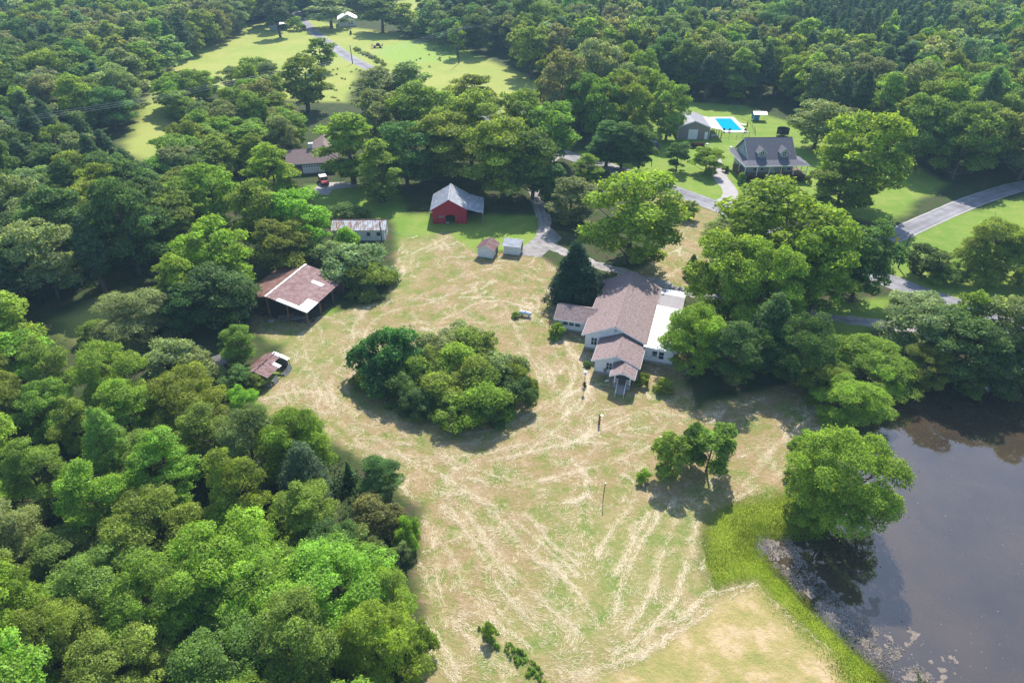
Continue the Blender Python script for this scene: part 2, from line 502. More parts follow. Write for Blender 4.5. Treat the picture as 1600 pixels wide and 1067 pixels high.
for pts in ([(400, 625), (470, 612), (520, 620), (560, 650)], [(520, 590), (530, 650), (600, 690), (660, 740)], [(545, 560), (560, 500), (610, 450), (640, 390)],
            [(505, 690), (560, 720), (600, 750), (640, 770)], [(600, 700), (720, 760), (820, 830), (900, 900)], [(640, 690), (760, 740), (860, 770)],
            [(430, 540), (440, 600), (460, 650)], [(470, 520), (490, 590), (520, 640)], [(560, 540), (600, 490), (700, 470)], [(630, 430), (640, 400), (700, 370)],
            [(590, 470), (600, 430), (630, 380)], [(850, 640), (900, 590), (880, 520), (860, 450)], [(870, 660), (920, 610), (905, 560), (880, 530)],
            [(760, 720), (900, 690), (1020, 640)], [(800, 760), (930, 730), (1040, 690)], [(880, 700), (960, 660), (1060, 620), (1120, 600)], [(1160, 760), (1210, 700), (1280, 640)],
            [(1110, 800), (1200, 750), (1260, 720)], [(960, 640), (1000, 640), (1100, 650), (1200, 620)], [(700, 440), (780, 420), (850, 440)], [(690, 500), (770, 470), (850, 490)],
            [(1010, 420), (1060, 390), (1120, 370)], [(1020, 440), (1080, 415), (1100, 410)], [(1050, 380), (1080, 350)], [(790, 480), (830, 560), (860, 600)]):
    ROWS.append((P2(pts), 0.6))
_seg = [(l[i], l[i + 1] - l[i]) for l, _ in ROWS for i in range(0, len(l) - 1, 2)]
_sp = np.array([q[0] for q in _seg]); _sd = np.array([q[1] for q in _seg])
for _ in range(1500):
    q = np.array((rng.uniform(-58, 60), rng.uniform(36, 132)))
    if sdf(q[0:1], q[1:2], HAY)[0] < 0.5 or (sdf(q[0:1], q[1:2], GREENER)[0] > 0 and rng.random() < 0.55):
        continue
    d2 = ((_sp - q) ** 2).sum(1)
    i = int(d2.argmin())
    a_ = math.atan2(_sd[i][1], _sd[i][0]) + rng.normal(0, 0.45)
    L_ = rng.uniform(1.0, 4.2)
    k_ = rng.normal(0, 0.25)
    pts = [q]
    for n_ in range(4):
        a_ += k_
        pts.append(pts[-1] + np.array((math.cos(a_), math.sin(a_))) * L_ / 4)
    ROWS.append((pts, rng.uniform(0.35, 0.9)))
swath = np.zeros_like(px)
near = (px > -62) & (px < 72) & (py > 28) & (py < 135)
for line, wt in ROWS[:60]:
    d = polydist(jx[near] * .4 + px[near] * .6, jy[near] * .4 + py[near] * .6, line)
    swath[near] = np.maximum(swath[near], wt * np.exp(-(d / 0.55) ** 2))
swath *= 0.35 + 0.9 * fnoise(px, py, 3.0)

nx, ny = len(gx), len(gy)
idx = np.arange(nx * ny).reshape(ny, nx)
faces = np.stack([idx[:-1, :-1], idx[:-1, 1:], idx[1:, 1:], idx[1:, :-1]], -1).reshape(-1, 4)
one = np.ones_like(px)
maskA = np.stack([m_hay, m_lawn, m_past, m_bank], 1)
maskB = np.stack([m_dry, m_mud, np.clip(swath, 0, 1), m_brp], 1)

def ground_mat():
    m, nt, n, b = new_mat("land")
    b.inputs["Roughness"].default_value = 0.95
    b.inputs["Specular IOR Level"].default_value = 0.1
    p = _pos(nt)
    def attr(nm):
        a = nt.nodes.new("ShaderNodeAttribute")
        a.attribute_name = nm
        s = nt.nodes.new("ShaderNodeSeparateColor")
        nt.links.new(a.outputs["Color"], s.inputs[0])
        return s.outputs[0], s.outputs[1], s.outputs[2], a.outputs["Alpha"]
    hay, lawn, past, bank = attr("maskA")
    dry, mud, swa, brp = attr("maskB")
    big = _noise(nt, 0.05, 4, 0.6, p)
    mid = _noise(nt, 0.32, 5, 0.65, p)
    fine = _noise(nt, 2.2, 6, 0.7, p)
    vf = _noise(nt, 9.0, 3, 0.7, p)
    floor = _ramp(nt, mid, [(0.3, (0.035, 0.035, 0.016)), (0.5, (0.05, 0.075, 0.02)), (0.62, (0.075, 0.062, 0.035)), (0.75, (0.11, 0.085, 0.055))])
    lawn_c = _mix(nt, fine, _ramp(nt, big, [(0.32, (0.13, 0.235, 0.03)), (0.66, (0.235, 0.31, 0.05))]), _ramp(nt, mid, [(0.38, (0.125, 0.225, 0.028)), (0.6, (0.23, 0.27, 0.06)), (0.72, (0.33, 0.31, 0.11))]))
    past_c = _mix(nt, mid, _ramp(nt, big, [(0.35, (0.23, 0.31, 0.05)), (0.6, (0.35, 0.36, 0.09))]), _ramp(nt, fine, [(0.35, (0.20, 0.27, 0.05)), (0.65, (0.38, 0.36, 0.11))]))
    past_c = _mix(nt, brp, past_c, (0.25, 0.345, 0.07))
    stub = _ramp(nt, _math(nt, 'ADD', _math(nt, 'MULTIPLY', mid, 0.6), _math(nt, 'MULTIPLY', fine, 0.4)),
                 [(0.38, (0.10, 0.155, 0.024)), (0.45, (0.18, 0.195, 0.045)), (0.51, (0.25, 0.19, 0.078)), (0.58, (0.31, 0.215, 0.115)), (0.66, (0.36, 0.27, 0.15))])
    straw = _ramp(nt, vf, [(0.35, (0.36, 0.285, 0.145)), (0.6, (0.56, 0.455, 0.275))])
    stub = _mix(nt, _math(nt, 'MULTIPLY', brp, 0.6), stub, _ramp(nt, mid, [(0.38, (0.135, 0.205, 0.035)), (0.6, (0.25, 0.25, 0.075))]))
    stub = _mix(nt, _math(nt, 'MULTIPLY', _math(nt, 'SUBTRACT', vf, 0.45, ), 1.1, True), stub, straw)
    # loose straw lies in patches and along the windrows
    wisp = _noise(nt, 0.9, 6, 0.75, p, dist=1.2)
    sf = _math(nt, 'ADD', _math(nt, 'MULTIPLY', swa, 0.16), wisp)
    sf = _math(nt, 'MULTIPLY', _math(nt, 'SUBTRACT', sf, 0.54), 5.0, True)
    hay_c = _mix(nt, _math(nt, 'MULTIPLY', sf, 0.85), stub, straw)
    dry_c = _mix(nt, _math(nt, 'MULTIPLY', fine, 0.7), _ramp(nt, mid, [(0.34, (0.22, 0.24, 0.055)), (0.5, (0.37, 0.29, 0.11)), (0.62, (0.56, 0.40, 0.24))]), _ramp(nt, vf, [(0.35, (0.22, 0.21, 0.06)), (0.7, (0.46, 0.35, 0.18))]))
    bank_c = _mix(nt, fine, _ramp(nt, mid, [(0.35, (0.15, 0.23, 0.015)), (0.6, (0.25, 0.315, 0.025))]), (0.22, 0.25, 0.035))
    mud_c = _ramp(nt, fine, [(0.3, (0.10, 0.08, 0.06)), (0.7, (0.17, 0.14, 0.11))])
    c = _mix(nt, past, floor, past_c)
    c = _mix(nt, lawn, c, lawn_c)
    c = _mix(nt, hay, c, hay_c)
    c = _mix(nt, dry, c, dry_c)
    c = _mix(nt, bank, c, bank_c)
    c = _mix(nt, mud, c, mud_c)
    nt.links.new(c, b.inputs["Base Color"])
    _bump(nt, b, _math(nt, 'ADD', fine, _math(nt, 'MULTIPLY', wisp, 0.8)), 0.7, 0.25)
    return m
me = npmesh("ground", np.stack([px, py, pz], 1), faces, ground_mat(),
            {"maskA": ('POINT', 'FLOAT_COLOR', maskA), "maskB": ('POINT', 'FLOAT_COLOR', maskB)})
me.polygons.foreach_set("use_smooth", np.ones(len(me.polygons), bool))
tag(place("ground", me), "mown hay field, lawns, pasture and wood floor of the farm", kind="structure")

# water of the pond: muddy below, mirror above
m, nt_, n_, b_ = new_mat("pond_water")
b_.inputs["Base Color"].default_value = (0.052, 0.038, 0.025, 1)
b_.inputs["Roughness"].default_value = 0.03
b_.inputs["IOR"].default_value = 1.82
b_.inputs["Specular IOR Level"].default_value = 0.6
_bump(nt_, b_, _noise(nt_, 1.6, 3, 0.5, _pos(nt_)), 0.03, 0.05)
# faint wind patches and murkier streaks
nt_.links.new(_math(nt_, 'MULTIPLY', _math(nt_, 'SUBTRACT', _noise(nt_, 0.09, 4, 0.6, _pos(nt_), (1, 2.2, 1)), 0.38, True), 0.45), b_.inputs["Roughness"])
nt_.links.new(_ramp(nt_, _noise(nt_, 0.13, 5, 0.65, _pos(nt_)), [(0.3, (0.038, 0.030, 0.022)), (0.7, (0.068, 0.047, 0.028))]), b_.inputs["Base Color"])
M['water'] = m
wx = [p[0] for p in POND]; wy = [p[1] for p in POND]
mb = MB()
x0, x1, y0, y1 = min(wx) - 4, max(wx) + 4, min(wy) - 4, max(wy) + 4
mb.add([(x0, y0, WATER_Z), (x1, y0, WATER_Z), (x1, y1, WATER_Z), (x0, y1, WATER_Z)], [(0, 1, 2, 3)])
tag(mb.build("pond", M['water']), "still brown farm pond mirroring the sky", kind="structure")

# ------------------------------------------------------------------ roads
M['asphalt'] = mat("worn_pale_asphalt", (0.23, 0.215, 0.22), (0.30, 0.28, 0.285), 0.35, 0.9, stops=[(0.3, (0.16, 0.152, 0.158)), (0.6, (0.25, 0.238, 0.245))], bump=0.2)
M['gravel'] = mat("grey_gravel", (0.24, 0.22, 0.205), (0.34, 0.31, 0.285), 0.8, 0.95, stops=[(0.3, (0.2, 0.185, 0.17)), (0.65, (0.36, 0.33, 0.31))], bump=0.5)
M['paint'] = mat("worn_white_line", (0.55, 0.54, 0.52), (0.4, 0.39, 0.38), 1.5, 0.8)

def lanes(m):
    """wheels polish two lanes of the road; its edges gather dust"""
    nt = m.node_tree
    b = nt.nodes["Principled BSDF"]
    c = b.inputs["Base Color"].links[0].from_socket
    a = nt.nodes.new("ShaderNodeAttribute")
    a.attribute_name = "across"
    r = _ramp(nt, _math(nt, 'ABSOLUTE', a.outputs["Fac"]), [(0.0, (0.85,) * 3), (0.2, (0.95,) * 3), (0.45, (1.12,) * 3), (0.7, (0.93,) * 3), (1.0, (1.15, 1.1, 1.02))])
    pt = _ramp(nt, _noise(nt, 0.16, 2, 0.4, _pos(nt)), [(0.42, (0.86,) * 3), (0.5, (1.0,) * 3), (0.64, (1.1,) * 3)])
    nt.links.new(_mix(nt, 1.0, _mix(nt, 1.0, c, r, 'MULTIPLY'), pt, 'MULTIPLY'), b.inputs["Base Color"])
lanes(M['asphalt'])
lanes(M['gravel'])

def ribbon(name, line, width, z, m, label, edge=0.0, offs=0.0):
    pts = [np.asarray(p, float)[:2] for p in line]
    vs, fs, ac = [], [], []
    for i, p in enumerate(pts):
        d = pts[min(i + 1, len(pts) - 1)] - pts[max(i - 1, 0)]
        d /= np.linalg.norm(d)
        nrm = np.array((-d[1], d[0]))
        
        for s in (-1, -.7, -.42, -.15, .15, .42, .7, 1):
            ac.append(s)
            j = edge * (fnoise(p[0:1] + 40 * s, p[1:2], 1.7)[0] - 0.5)
            q = p + nrm * (offs + s * (width / 2 + j))
            vs.append((q[0], q[1], z))
    for i in range(len(pts) - 1):
        for k in range(7):
            a = i * 8 + k
            fs.append((a, a + 1, a + 9, a + 8))
    o = MB().add(vs, fs).build(name, m)
    at = o.data.attributes.new("across", 'FLOAT', 'POINT')
    at.data.foreach_set("value", np.array(ac, np.float32))
    return tag(o, label, kind="structure")

COUNTY = spline([(-150, 520), (-130, 450), (-110, 397), (-93.6, 359), (-82, 336), (-70, 311), (-56, 288), (-22, 236), (12, 186), (25, 172.5), (40, 154.5), (49, 142.5), (60, 126), (69, 111.5), (76, 103), (90, 91), (115, 76), (160, 60), (230, 50)], 8)
SIDE = spline([(62, 121), (69, 124.5), (77.3, 129), (88.6, 137), (101.8, 146.2), (115.7, 154.8), (126, 159.8), (150, 168), (200, 180), (300, 190)], 8)
ribbon("county_road", COUNTY, 5.5, 0.012, M['asphalt'], "pale asphalt county road crossing the farmland", 0.5)
ribbon("side_road", SIDE, 4.9, 0.016, M['asphalt'], "pale asphalt side road curving away to the right", 0.5)
for o in (-2.2, 2.2):
    ribbon("road_marking", SIDE[10:], 0.14, 0.021, M['paint'], "worn white edge line of the side road", 0, o)
    ribbon("road_marking", COUNTY[20:100], 0.14, 0.021, M['paint'], "worn white edge line of the county road", 0, o)
ribbon("farm_drive", spline([(84, 95.3), (74, 93.5), (61.8, 95.5), (52, 98.6), (40, 103), (31, 107), (27, 110), (22, 113.4), (15, 118.5), (9, 124.5), (6.6, 131), (6.8, 140), (5.5, 155), (8, 172), (13.5, 184)], 10), 2.6, 0.008, M['gravel'], "grey gravel farm drive between the sheds and the road", 1.6)
ribbon("house_drive", spline([(46.5, 146.8), (50.5, 151), (52.2, 157), (52.0, 164), (53.0, 172), (54, 180)], 10), 3.6, 0.008, M['concrete'], "pale drive up to the blue grey house", 0.3)
mb = MB().add([(*G(u, v)[:2], 0.007) for u, v in ((800, 398), (845, 402), (878, 372), (850, 345), (835, 372))], [(0, 1, 2, 3, 4)])
tag(mb.build("parking_pad", M['gravel']), "grey gravel turning pad by the white sheds", kind="structure")
mb = MB().add([(*G(u, v)[:2], 0.007) for u, v in ((486, 303), (513, 305), (520, 296), (560, 292), (556, 285), (500, 285))], [(0, 1, 2, 3, 4, 5)])
tag(mb.build("garage_apron", M['concrete']), "pale concrete apron before the brown house garage", kind="structure")

# ------------------------------------------------------------------ loose straw on the field
def strands(cx, cy, ang, L, W, z, tilt, mat_, name, label, tone):
    n = len(cx)
    dx, dy = np.cos(ang) * L / 2, np.sin(ang) * L / 2
    wx_, wy_ = -np.sin(ang) * W / 2, np.cos(ang) * W / 2
    bend = (np.random.default_rng(3).random(n) - 0.5) * L * 0.16
    v = np.empty((n, 4, 3))
    v[:, 0] = np.stack([cx - dx, cy - dy, z], 1)
    v[:, 1] = np.stack([cx + wx_ + wx_ / np.maximum(W / 2, 1e-6) * bend, cy + wy_ + wy_ / np.maximum(W / 2, 1e-6) * bend, z + tilt * .6], 1)
    v[:, 2] = np.stack([cx + dx, cy + dy, z + tilt], 1)
    v[:, 3] = np.stack([cx - wx_ + wx_ / np.maximum(W / 2, 1e-6) * bend, cy - wy_ + wy_ / np.maximum(W / 2, 1e-6) * bend, z + tilt * .6], 1)
    f = np.arange(n * 4).reshape(n, 4)
    me = npmesh(name, v.reshape(-1, 3), f, mat_, {"tone": ('FACE', 'FLOAT', tone)})
    return tag(place(name, me), label, kind="stuff")

def straw_mat():
    m, nt, n, b = new_mat("cut_straw")
    b.inputs["Roughness"].default_value = 0.7
    b.inputs["Specular IOR Level"].default_value = 0.25
    a = nt.nodes.new("ShaderNodeAttribute")
    a.attribute_name = "tone"
    c = _ramp(nt, a.outputs["Fac"], [(0.0, (0.36, 0.31, 0.14)), (0.3, (0.54, 0.43, 0.25)), (0.7, (0.70, 0.575, 0.37)), (1.0, (0.79, 0.68, 0.49))])
    nt.links.new(c, b.inputs["Base Color"])
    return m
M['straw'] = straw_mat()
sx, sy, sa = [], [], []
for line, wt in ROWS:
    for a, b in zip(line[:-1], line[1:]):
        e = b - a
        L = np.linalg.norm(e)
        ph = rnd.random() * 100
        k = int(L * 75 * wt)
        t = rng.random(k)
        off = rng.normal(0, 0.13 + 0.1 * rng.random(k), k) + 0.6 * (vnoise(a[0:1] + e[0] * t, a[1:2] + e[1] * t, 2.6) - 0.5) + rng.normal(0, 0.4, k) * (rng.random(k) < 0.22)
        nrm = np.array((-e[1], e[0])) / max(L, 1e-6)
        sx.append(a[0] + e[0] * t + nrm[0] * off)
        sy.append(a[1] + e[1] * t + nrm[1] * off)
        sa.append(math.atan2(e[1], e[0]) + rng.normal(0, 0.4, k))
k = 330000
qx, qy = rng.uniform(-60, 72, k), rng.uniform(30, 136, k)
keep = fnoise(qx, qy, 2.2) + 0.35 * fnoise(qx, qy, 11) > 0.70
qx, qy = qx[keep], qy[keep]
sx.append(qx); sy.append(qy); sa.append((fnoise(qx, qy, 7) * 9) + rng.normal(0, 0.5, len(qx)))
sx, sy, sa = map(np.concatenate, (sx, sy, sa))
ok = (sdf(sx, sy, HAY) > 0.3) & (sdf(sx, sy, DRYMOW) < 0.2) & (sdf(sx, sy, BANK) < 0.2) & (rng.random(len(sx)) < 3.4 * (fnoise(sx, sy, 3.2) - 0.28)) & (polydist(sx, sy, [(22, 113.4), (31, 107), (40, 103), (52, 98.6)]) > 1.6)
sx, sy, sa = sx[ok], sy[ok], sa[ok]
ns = len(sx)
tone = np.clip(0.25 + 0.6 * fnoise(sx, sy, 5) + rng.normal(0, 0.22, ns), 0, 1)
strands(sx, sy, sa, rng.uniform(0.2, 0.75, ns), rng.uniform(0.014, 0.034, ns), rng.uniform(0.01, 0.04, ns), rng.uniform(0, 0.05, ns), M['straw'], "cut_straw", "loose dry straw lying in wisps over the mown field", tone)

# ------------------------------------------------------------------ rough grass of the bank, reeds and floating weed of the pond
def blades(cx, cy, z0, h, wdt, col, name, label, lean=0.35):
    n = len(cx)
    a = rng.uniform(0, 2 * math.pi, n)
    lx, ly = rng.normal(0, lean, n) * h, rng.normal(0, lean, n) * h
    v = np.empty((n, 4, 3))
    wx_, wy_ = np.cos(a) * wdt, np.sin(a) * wdt
    v[:, 0] = np.stack([cx - wx_ * .5, cy - wy_ * .5, z0], 1)
    v[:, 1] = np.stack([cx + wx_ * .5, cy + wy_ * .5, z0], 1)
    v[:, 2] = np.stack([cx + lx * .6 + wx_, cy + ly * .6 + wy_, z0 + h * .6], 1)
    v[:, 3] = np.stack([cx + lx, cy + ly, z0 + h], 1)
    me = npmesh(name, v.reshape(-1, 3), np.arange(n * 4).reshape(n, 4), M['blade'], {"tone": ('FACE', 'FLOAT', np.clip(rng.normal(1, .25, n) * (0.45 + 1.1 * fnoise(cx, cy, 2.2)), .3, 1.8))})
    o = place(name, me)
    o.color = (*col, 1)
    return tag(o, label, kind="stuff")

def scatter(poly, n, margin=0.0):
    poly = np.asarray(poly)
    a, b = poly.min(0), poly.max(0)
    qx, qy = rng.uniform(a[0], b[0], n), rng.uniform(a[1], b[1], n)
    k = sdf(qx, qy, poly) > margin
    return qx[k], qy[k]
bxy = scatter(BANK, 230000, -1.8)
k = (sdf(bxy[0], bxy[1], POND) < 0.6) & (rng.random(len(bxy[0])) < ss(sdf(bxy[0], bxy[1], BANK), -2.2, 1.2) * (0.3 + 1.2 * fnoise(bxy[0], bxy[1], 1.8)))
bx_, by_ = bxy[0][k], bxy[1][k]
blades(bx_, by_, np.full(len(bx_), -0.05) - 0.5 * ss(sdf(bx_, by_, POND), -2, 1), rng.uniform(0.06, 0.22, len(bx_)), rng.uniform(0.02, 0.05, len(bx_)), (0.225, 0.305, 0.026), "bank_grass", "lush green grass along the pond bank")

shore = [np.asarray(p) for p in gpoly([(1182, 838), (1200, 872), (1225, 905), (1265, 950), (1320, 1000), (1385, 1050), (1440, 1120), (1500, 1220)])]
def along(line, n, lo, hi):
    seg = [(a, b, np.linalg.norm(b - a)) for a, b in zip(line[:-1], line[1:])]
    tot = sum(s[2] for s in seg)
    ox, oy = [], []
    for a, b, L in seg:
        k = int(n * L / tot)
        t = rng.random(k)
        d = (b - a) / L
        off = rng.uniform(lo, hi, k)
        ox.append(a[0] + (b[0] - a[0]) * t - d[1] * off)
        oy.append(a[1] + (b[1] - a[1]) * t + d[0] * off)
    return np.concatenate(ox), np.concatenate(oy)
wxs, wys = along(shore, 26000, -0.5, 3.9)
k = (fnoise(wxs, wys, 1.2) + 0.25 * rng.random(len(wxs)) > 0.60)
wxs, wys = wxs[k], wys[k]
o = blades(wxs, wys, np.full(len(wxs), WATER_Z - 0.02), rng.uniform(0.05, 0.22, len(wxs)), rng.uniform(0.025, 0.06, len(wxs)), (0.36, 0.335, 0.36), "dead_water_weed", "grey withered water weed along the near shore", 0.7)
wxs, wys = along(shore, 1500, 0.2, 3.0)
k = fnoise(wxs + 50, wys, 1.6) > 0.6
blades(wxs[k], wys[k], np.full(k.sum(), WATER_Z), rng.uniform(0.15, 0.45, k.sum()), rng.uniform(0.06, 0.14, k.sum()), (0.12, 0.19, 0.05), "water_weed", "green tufts of water weed at the shore", 0.5)

def flakes(cx, cy, size, z, m_, name, label, cat=None):
    n = len(cx)
    a = rng.uniform(0, 2 * math.pi, n)
    v = np.empty((n, 4, 3))
    for i in range(4):
        t = a + i * math.pi / 2
        r = size * rng.uniform(0.5, 1.0, n)
        v[:, i] = np.stack([cx + np.cos(t) * r * 1.3, cy + np.sin(t) * r, z + rng.uniform(0, 0.006, n)], 1)
    me = npmesh(name, v.reshape(-1, 3), np.arange(n * 4).reshape(n, 4), m_)
    return tag(place(name, me), label, kind="stuff")
M['scum'] = mat("dry_floating_scum", (0.25, 0.205, 0.165), (0.16, 0.13, 0.105), 3.0, 0.95)
M['speck'] = mat("floating_pale_leaf", (0.45, 0.43, 0.38), (0.35, 0.33, 0.25), 1.5, 0.8)
fx, fy = along(shore, 40000, 1.2, 7.5)
f2x, f2y = scatter(gpoly([(1190, 840), (1285, 845), (1330, 890), (1300, 930), (1240, 900)]), 12000)
fx, fy = np.concatenate([fx, f2x]), np.concatenate([fy, f2y])
dsh = polydist(fx, fy, shore)
k = (vnoise(fx, fy, 0.8) * .5 + vnoise(fx * 2.3, fy * 2.3, 0.9) * .5 + 0.3 * vnoise(fx, fy, 5) > 0.755 + 0.014 * dsh) & (sdf(fx, fy, POND) > 0.5)
flakes(fx[k], fy[k], rng.uniform(0.04, 0.12, k.sum()), WATER_Z + 0.012, M['scum'], "floating_scum", "tan mats of dry floating scum near the pond shore")
fx, fy = scatter(gpoly([(1330, 680), (1600, 640), (1700, 800), (1700, 1150), (1420, 1120), (1300, 950)]), 2200)
k = rng.random(len(fx)) < (0.35 * fnoise(fx, fy, 7) ** 2 * 4 * np.exp(-polydist(fx, fy, shore) / 14))
flakes(fx[k], fy[k], rng.uniform(0.02, 0.06, k.sum()), WATER_Z + 0.012, M['speck'], "floating_leaves", "pale fallen leaves drifting on the pond")
# ------------------------------------------------------------------ trees: prototypes
def env(shape, t):
    if shape == 'round':
        return np.clip(1 - (2 * t - 0.85) ** 2 / 1.35, 0, 1) ** 0.5
    if shape == 'tall':
        return np.clip(np.sin(np.pi * np.clip(t * 0.93 + 0.1, 0, 1)), 0, 1) ** 0.75
    if shape == 'dome':
        return np.clip(1 - t ** 2.4, 0, 1) ** 0.55
    if shape == 'cone':
        return np.clip(1.04 - t, 0, 1) ** 0.75 * np.clip(0.5 + t * 5, 0, 1)
    if shape == 'pine':
        return np.clip(1.05 - t, 0, 1) ** 0.6 * np.clip(0.45 + t * 2.2, 0, 1)
    if shape == 'umbrella':
        return np.clip(np.sin(np.pi * np.clip(0.15 + 0.75 * t, 0, 1)), 0, 1) ** 0.5

def make_tree(name, shape, H, Rr, base, nl, lr, lpl, leaf, aspect=0.62, droop=0.0, seed=0, mat_='leaf', bark='bark', flat=0.75, limbs=14, tone_sd=0.26, trunk_r=None, spiky=0.2, inner=0.55, masses=7):
    g = np.random.default_rng(seed)
    cb, ch = H * base, H * (1 - base)
    # lobes on a handful of bigger masses (broad crowns) or through the outer half of the crown (conifers)
    cen, rad = [], []
    tries = 0
    lop = g.uniform(0.8, 1.2, 12)
    mass = []
    if shape in ('round', 'tall', 'dome', 'umbrella') and masses:
        nm = masses
        for i in range(nm):
            t = 0.06 + 0.82 * ((i + g.random()) / nm)
            a = i * 2.4 + g.uniform(-.6, .6)
            e = float(env(shape, np.array(t))) * Rr
            mr = Rr * g.uniform(0.27, 0.5)
            d = max(0.0, e - mr * 0.7) * g.uniform(0.75, 1.2)
            z = cb + t * ch
            mass.append((np.array((d * math.cos(a), d * math.sin(a), min(z, H - mr * 0.62))), mr))
    while len(cen) < nl and tries < nl * 80:
        tries += 1
        r = lr * g.uniform(0.6, 1.35)
        if mass and g.random() < 0.9:
            mc, mr = mass[g.integers(len(mass))]
            d = g.normal(size=3)
            d[2] = abs(d[2]) - 0.3
            d /= np.linalg.norm(d)
            c = mc + d * (mr - r * .4) * (1, 1, 0.8) * g.uniform(0.75, 1.05)
        else:
            t = g.random() ** 0.85
            a = g.uniform(0, 2 * math.pi)
            e = float(env(shape, np.array(t))) * Rr * lop[int(a / (2 * math.pi) * 12) % 12]
            r *= 0.65 + 0.35 * e / Rr
            d = max(0.0, e - r * 0.75) * (inner + (1 - inner) * g.random() ** 0.6)
            c = np.array((d * math.cos(a), d * math.sin(a), cb + t * (ch - r * 0.6) + 0.1 * r))
        if c[2] < r * 0.35:
            continue
        if all(np.linalg.norm((c - k) * (1, 1, 1.25)) > 0.5 * (r + q) for k, q in zip(cen, rad)):
            cen.append(c); rad.append(r)
    V, T = [], []
    for c, r in zip(cen, rad):
        n = int(lpl * (r / lr) ** 2)
        d = g.normal(size=(n, 3))
        d[:, 2] = np.where(d[:, 2] < -0.3, -d[:, 2] * g.random(n), d[:, 2])
        d /= np.linalg.norm(d, axis=1)[:, None]
        rr = r * (0.72 + 0.34 * g.random(n))
        sp = g.random(n) < spiky
        rr[sp] *= g.uniform(1.05, 1.4, sp.sum())
        # bumps within the lobe: sprays of twigs
        bump = np.sin(d[:, 0] * 7 + c[0] * 3) * np.sin(d[:, 1] * 7 + c[1] * 3) * np.sin(d[:, 2] * 6 + c[2] * 2)
        rr *= 1 + 0.22 * bump
        p = c + d * rr[:, None] * (1, 1, flat)
        if droop:
            p[:, 2] -= droop * (np.hypot(p[:, 0], p[:, 1]) / Rr) ** 2 * Rr
        nn = d * 0.75 + np.array((0, 0, 0.35)) + g.normal(size=(n, 3)) * 0.55
        nn /= np.linalg.norm(nn, axis=1)[:, None]
        if droop:
            ax = np.stack([d[:, 0], d[:, 1], -0.5 - 0.6 * g.random(n)], 1) + g.normal(size=(n, 3)) * 0.3
        else:
            ax = g.normal(size=(n, 3))
        u = ax - (ax * nn).sum(1)[:, None] * nn
        u /= np.linalg.norm(u, axis=1)[:, None] + 1e-9
        w_ = np.cross(nn, u)
        s = leaf * g.uniform(0.55, 1.4, n)
        q = np.empty((n, 4, 3))
        q[:, 0] = p - u * s[:, None]
        q[:, 1] = p + w_ * (s * aspect)[:, None] - nn * (s * 0.2)[:, None] + u * (s * .15)[:, None]
        q[:, 2] = p + u * s[:, None]
        q[:, 3] = p - w_ * (s * aspect)[:, None] - nn * (s * 0.2)[:, None] + u * (s * .15)[:, None]
        V.append(q.reshape(-1, 3))
        lt = g.normal(1, 0.17)
        T.append(np.clip(lt * g.normal(1, tone_sd, n), 0.35, 1.9))
    V = np.concatenate(V); T = np.concatenate(T)
    V[:, 2] = np.maximum(V[:, 2], 0.04)
    crown = npmesh(name + "_crown", V, np.arange(len(V)).reshape(-1, 4), M[mat_], {"tone": ('FACE', 'FLOAT', T)})
    # trunk with limbs that reach into the lobes
    mb = MB()
    tr = trunk_r or 0.022 * H + 0.05
    top = cb + ch * (0.8 if shape in ('pine', 'cone') else 0.6)
    sway = g.normal(0, 0.02 * H, 2)
    def tp(z):
        k = z / top
        return Vector((sway[0] * math.sin(k * 2.2), sway[1] * math.sin(k * 1.7), z))
    zs = [-0.3, 0.25, top * 0.3, top * 0.6, top]
    mb.tube([tp(z) for z in zs], [tr * 1.45, tr, tr * 0.8, tr * 0.55, tr * 0.18], 7, caps=False)
    for i in g.permutation(len(cen))[:limbs]:
        c = Vector(cen[i])
        z0 = min(top * 0.95, max(cb * 0.75, c.z - 0.75 * math.hypot(c.x, c.y) - 0.5))
        a = tp(z0)
        mid = a.lerp(c, 0.5) + Vector((0, 0, -0.08 * (c - a).length))
        k = tr * 0.42 * (1 - 0.5 * z0 / top)
        end = c.copy()
        if g.random() < 0.2:                     # a bare twig end sticking out of the leaves
            end = end + (end - a) * 0.3
        if droop:
            end.z -= droop * (math.hypot(c.x, c.y) / Rr) ** 2 * Rr
        mb.tube([a, mid, end], [k, k * 0.65, k * 0.2], 5, caps=False)
    trunk = mb.mesh(name + "_trunk", M[bark])
    return dict(crown=crown, trunk=trunk, H=H, R=Rr)

PROTO = {}
def fam(key, n, **k):
    PROTO[key] = [make_tree(key, seed=hash(key) % 1000 * 0 + sum(map(ord, key)) * 17 + i * 101, **{a: (b(i) if callable(b) else b) for a, b in k.items()}) for i in range(n)]
fam('oak_near', 5, shape='round', H=12, Rr=5.0, base=0.04, nl=lambda i: 150 + 10 * i, lr=0.92, lpl=400, leaf=0.108, limbs=26, masses=12)
fam('oak_mid', 6, shape='round', H=14, Rr=5.2, base=lambda i: 0.08 + 0.02 * i, nl=lambda i: 110 + 5 * i, lr=1.05, lpl=190, leaf=0.2, limbs=18, masses=11)
fam('oak_far', 4, shape='dome', H=15, Rr=5.0, base=0.2, nl=60, lr=1.25, lpl=75, leaf=0.4, limbs=5, masses=7)
fam('tall_near', 4, shape='tall', H=14, Rr=3.9, base=0.1, nl=lambda i: 105 + 8 * i, lr=0.82, lpl=390, leaf=0.105, limbs=24, masses=8)
fam('tall_mid', 6, shape='tall', H=17, Rr=4.2, base=lambda i: 0.05 + 0.02 * i, nl=lambda i: 110 + 5 * i, lr=0.98, lpl=180, leaf=0.2, limbs=18, masses=12)
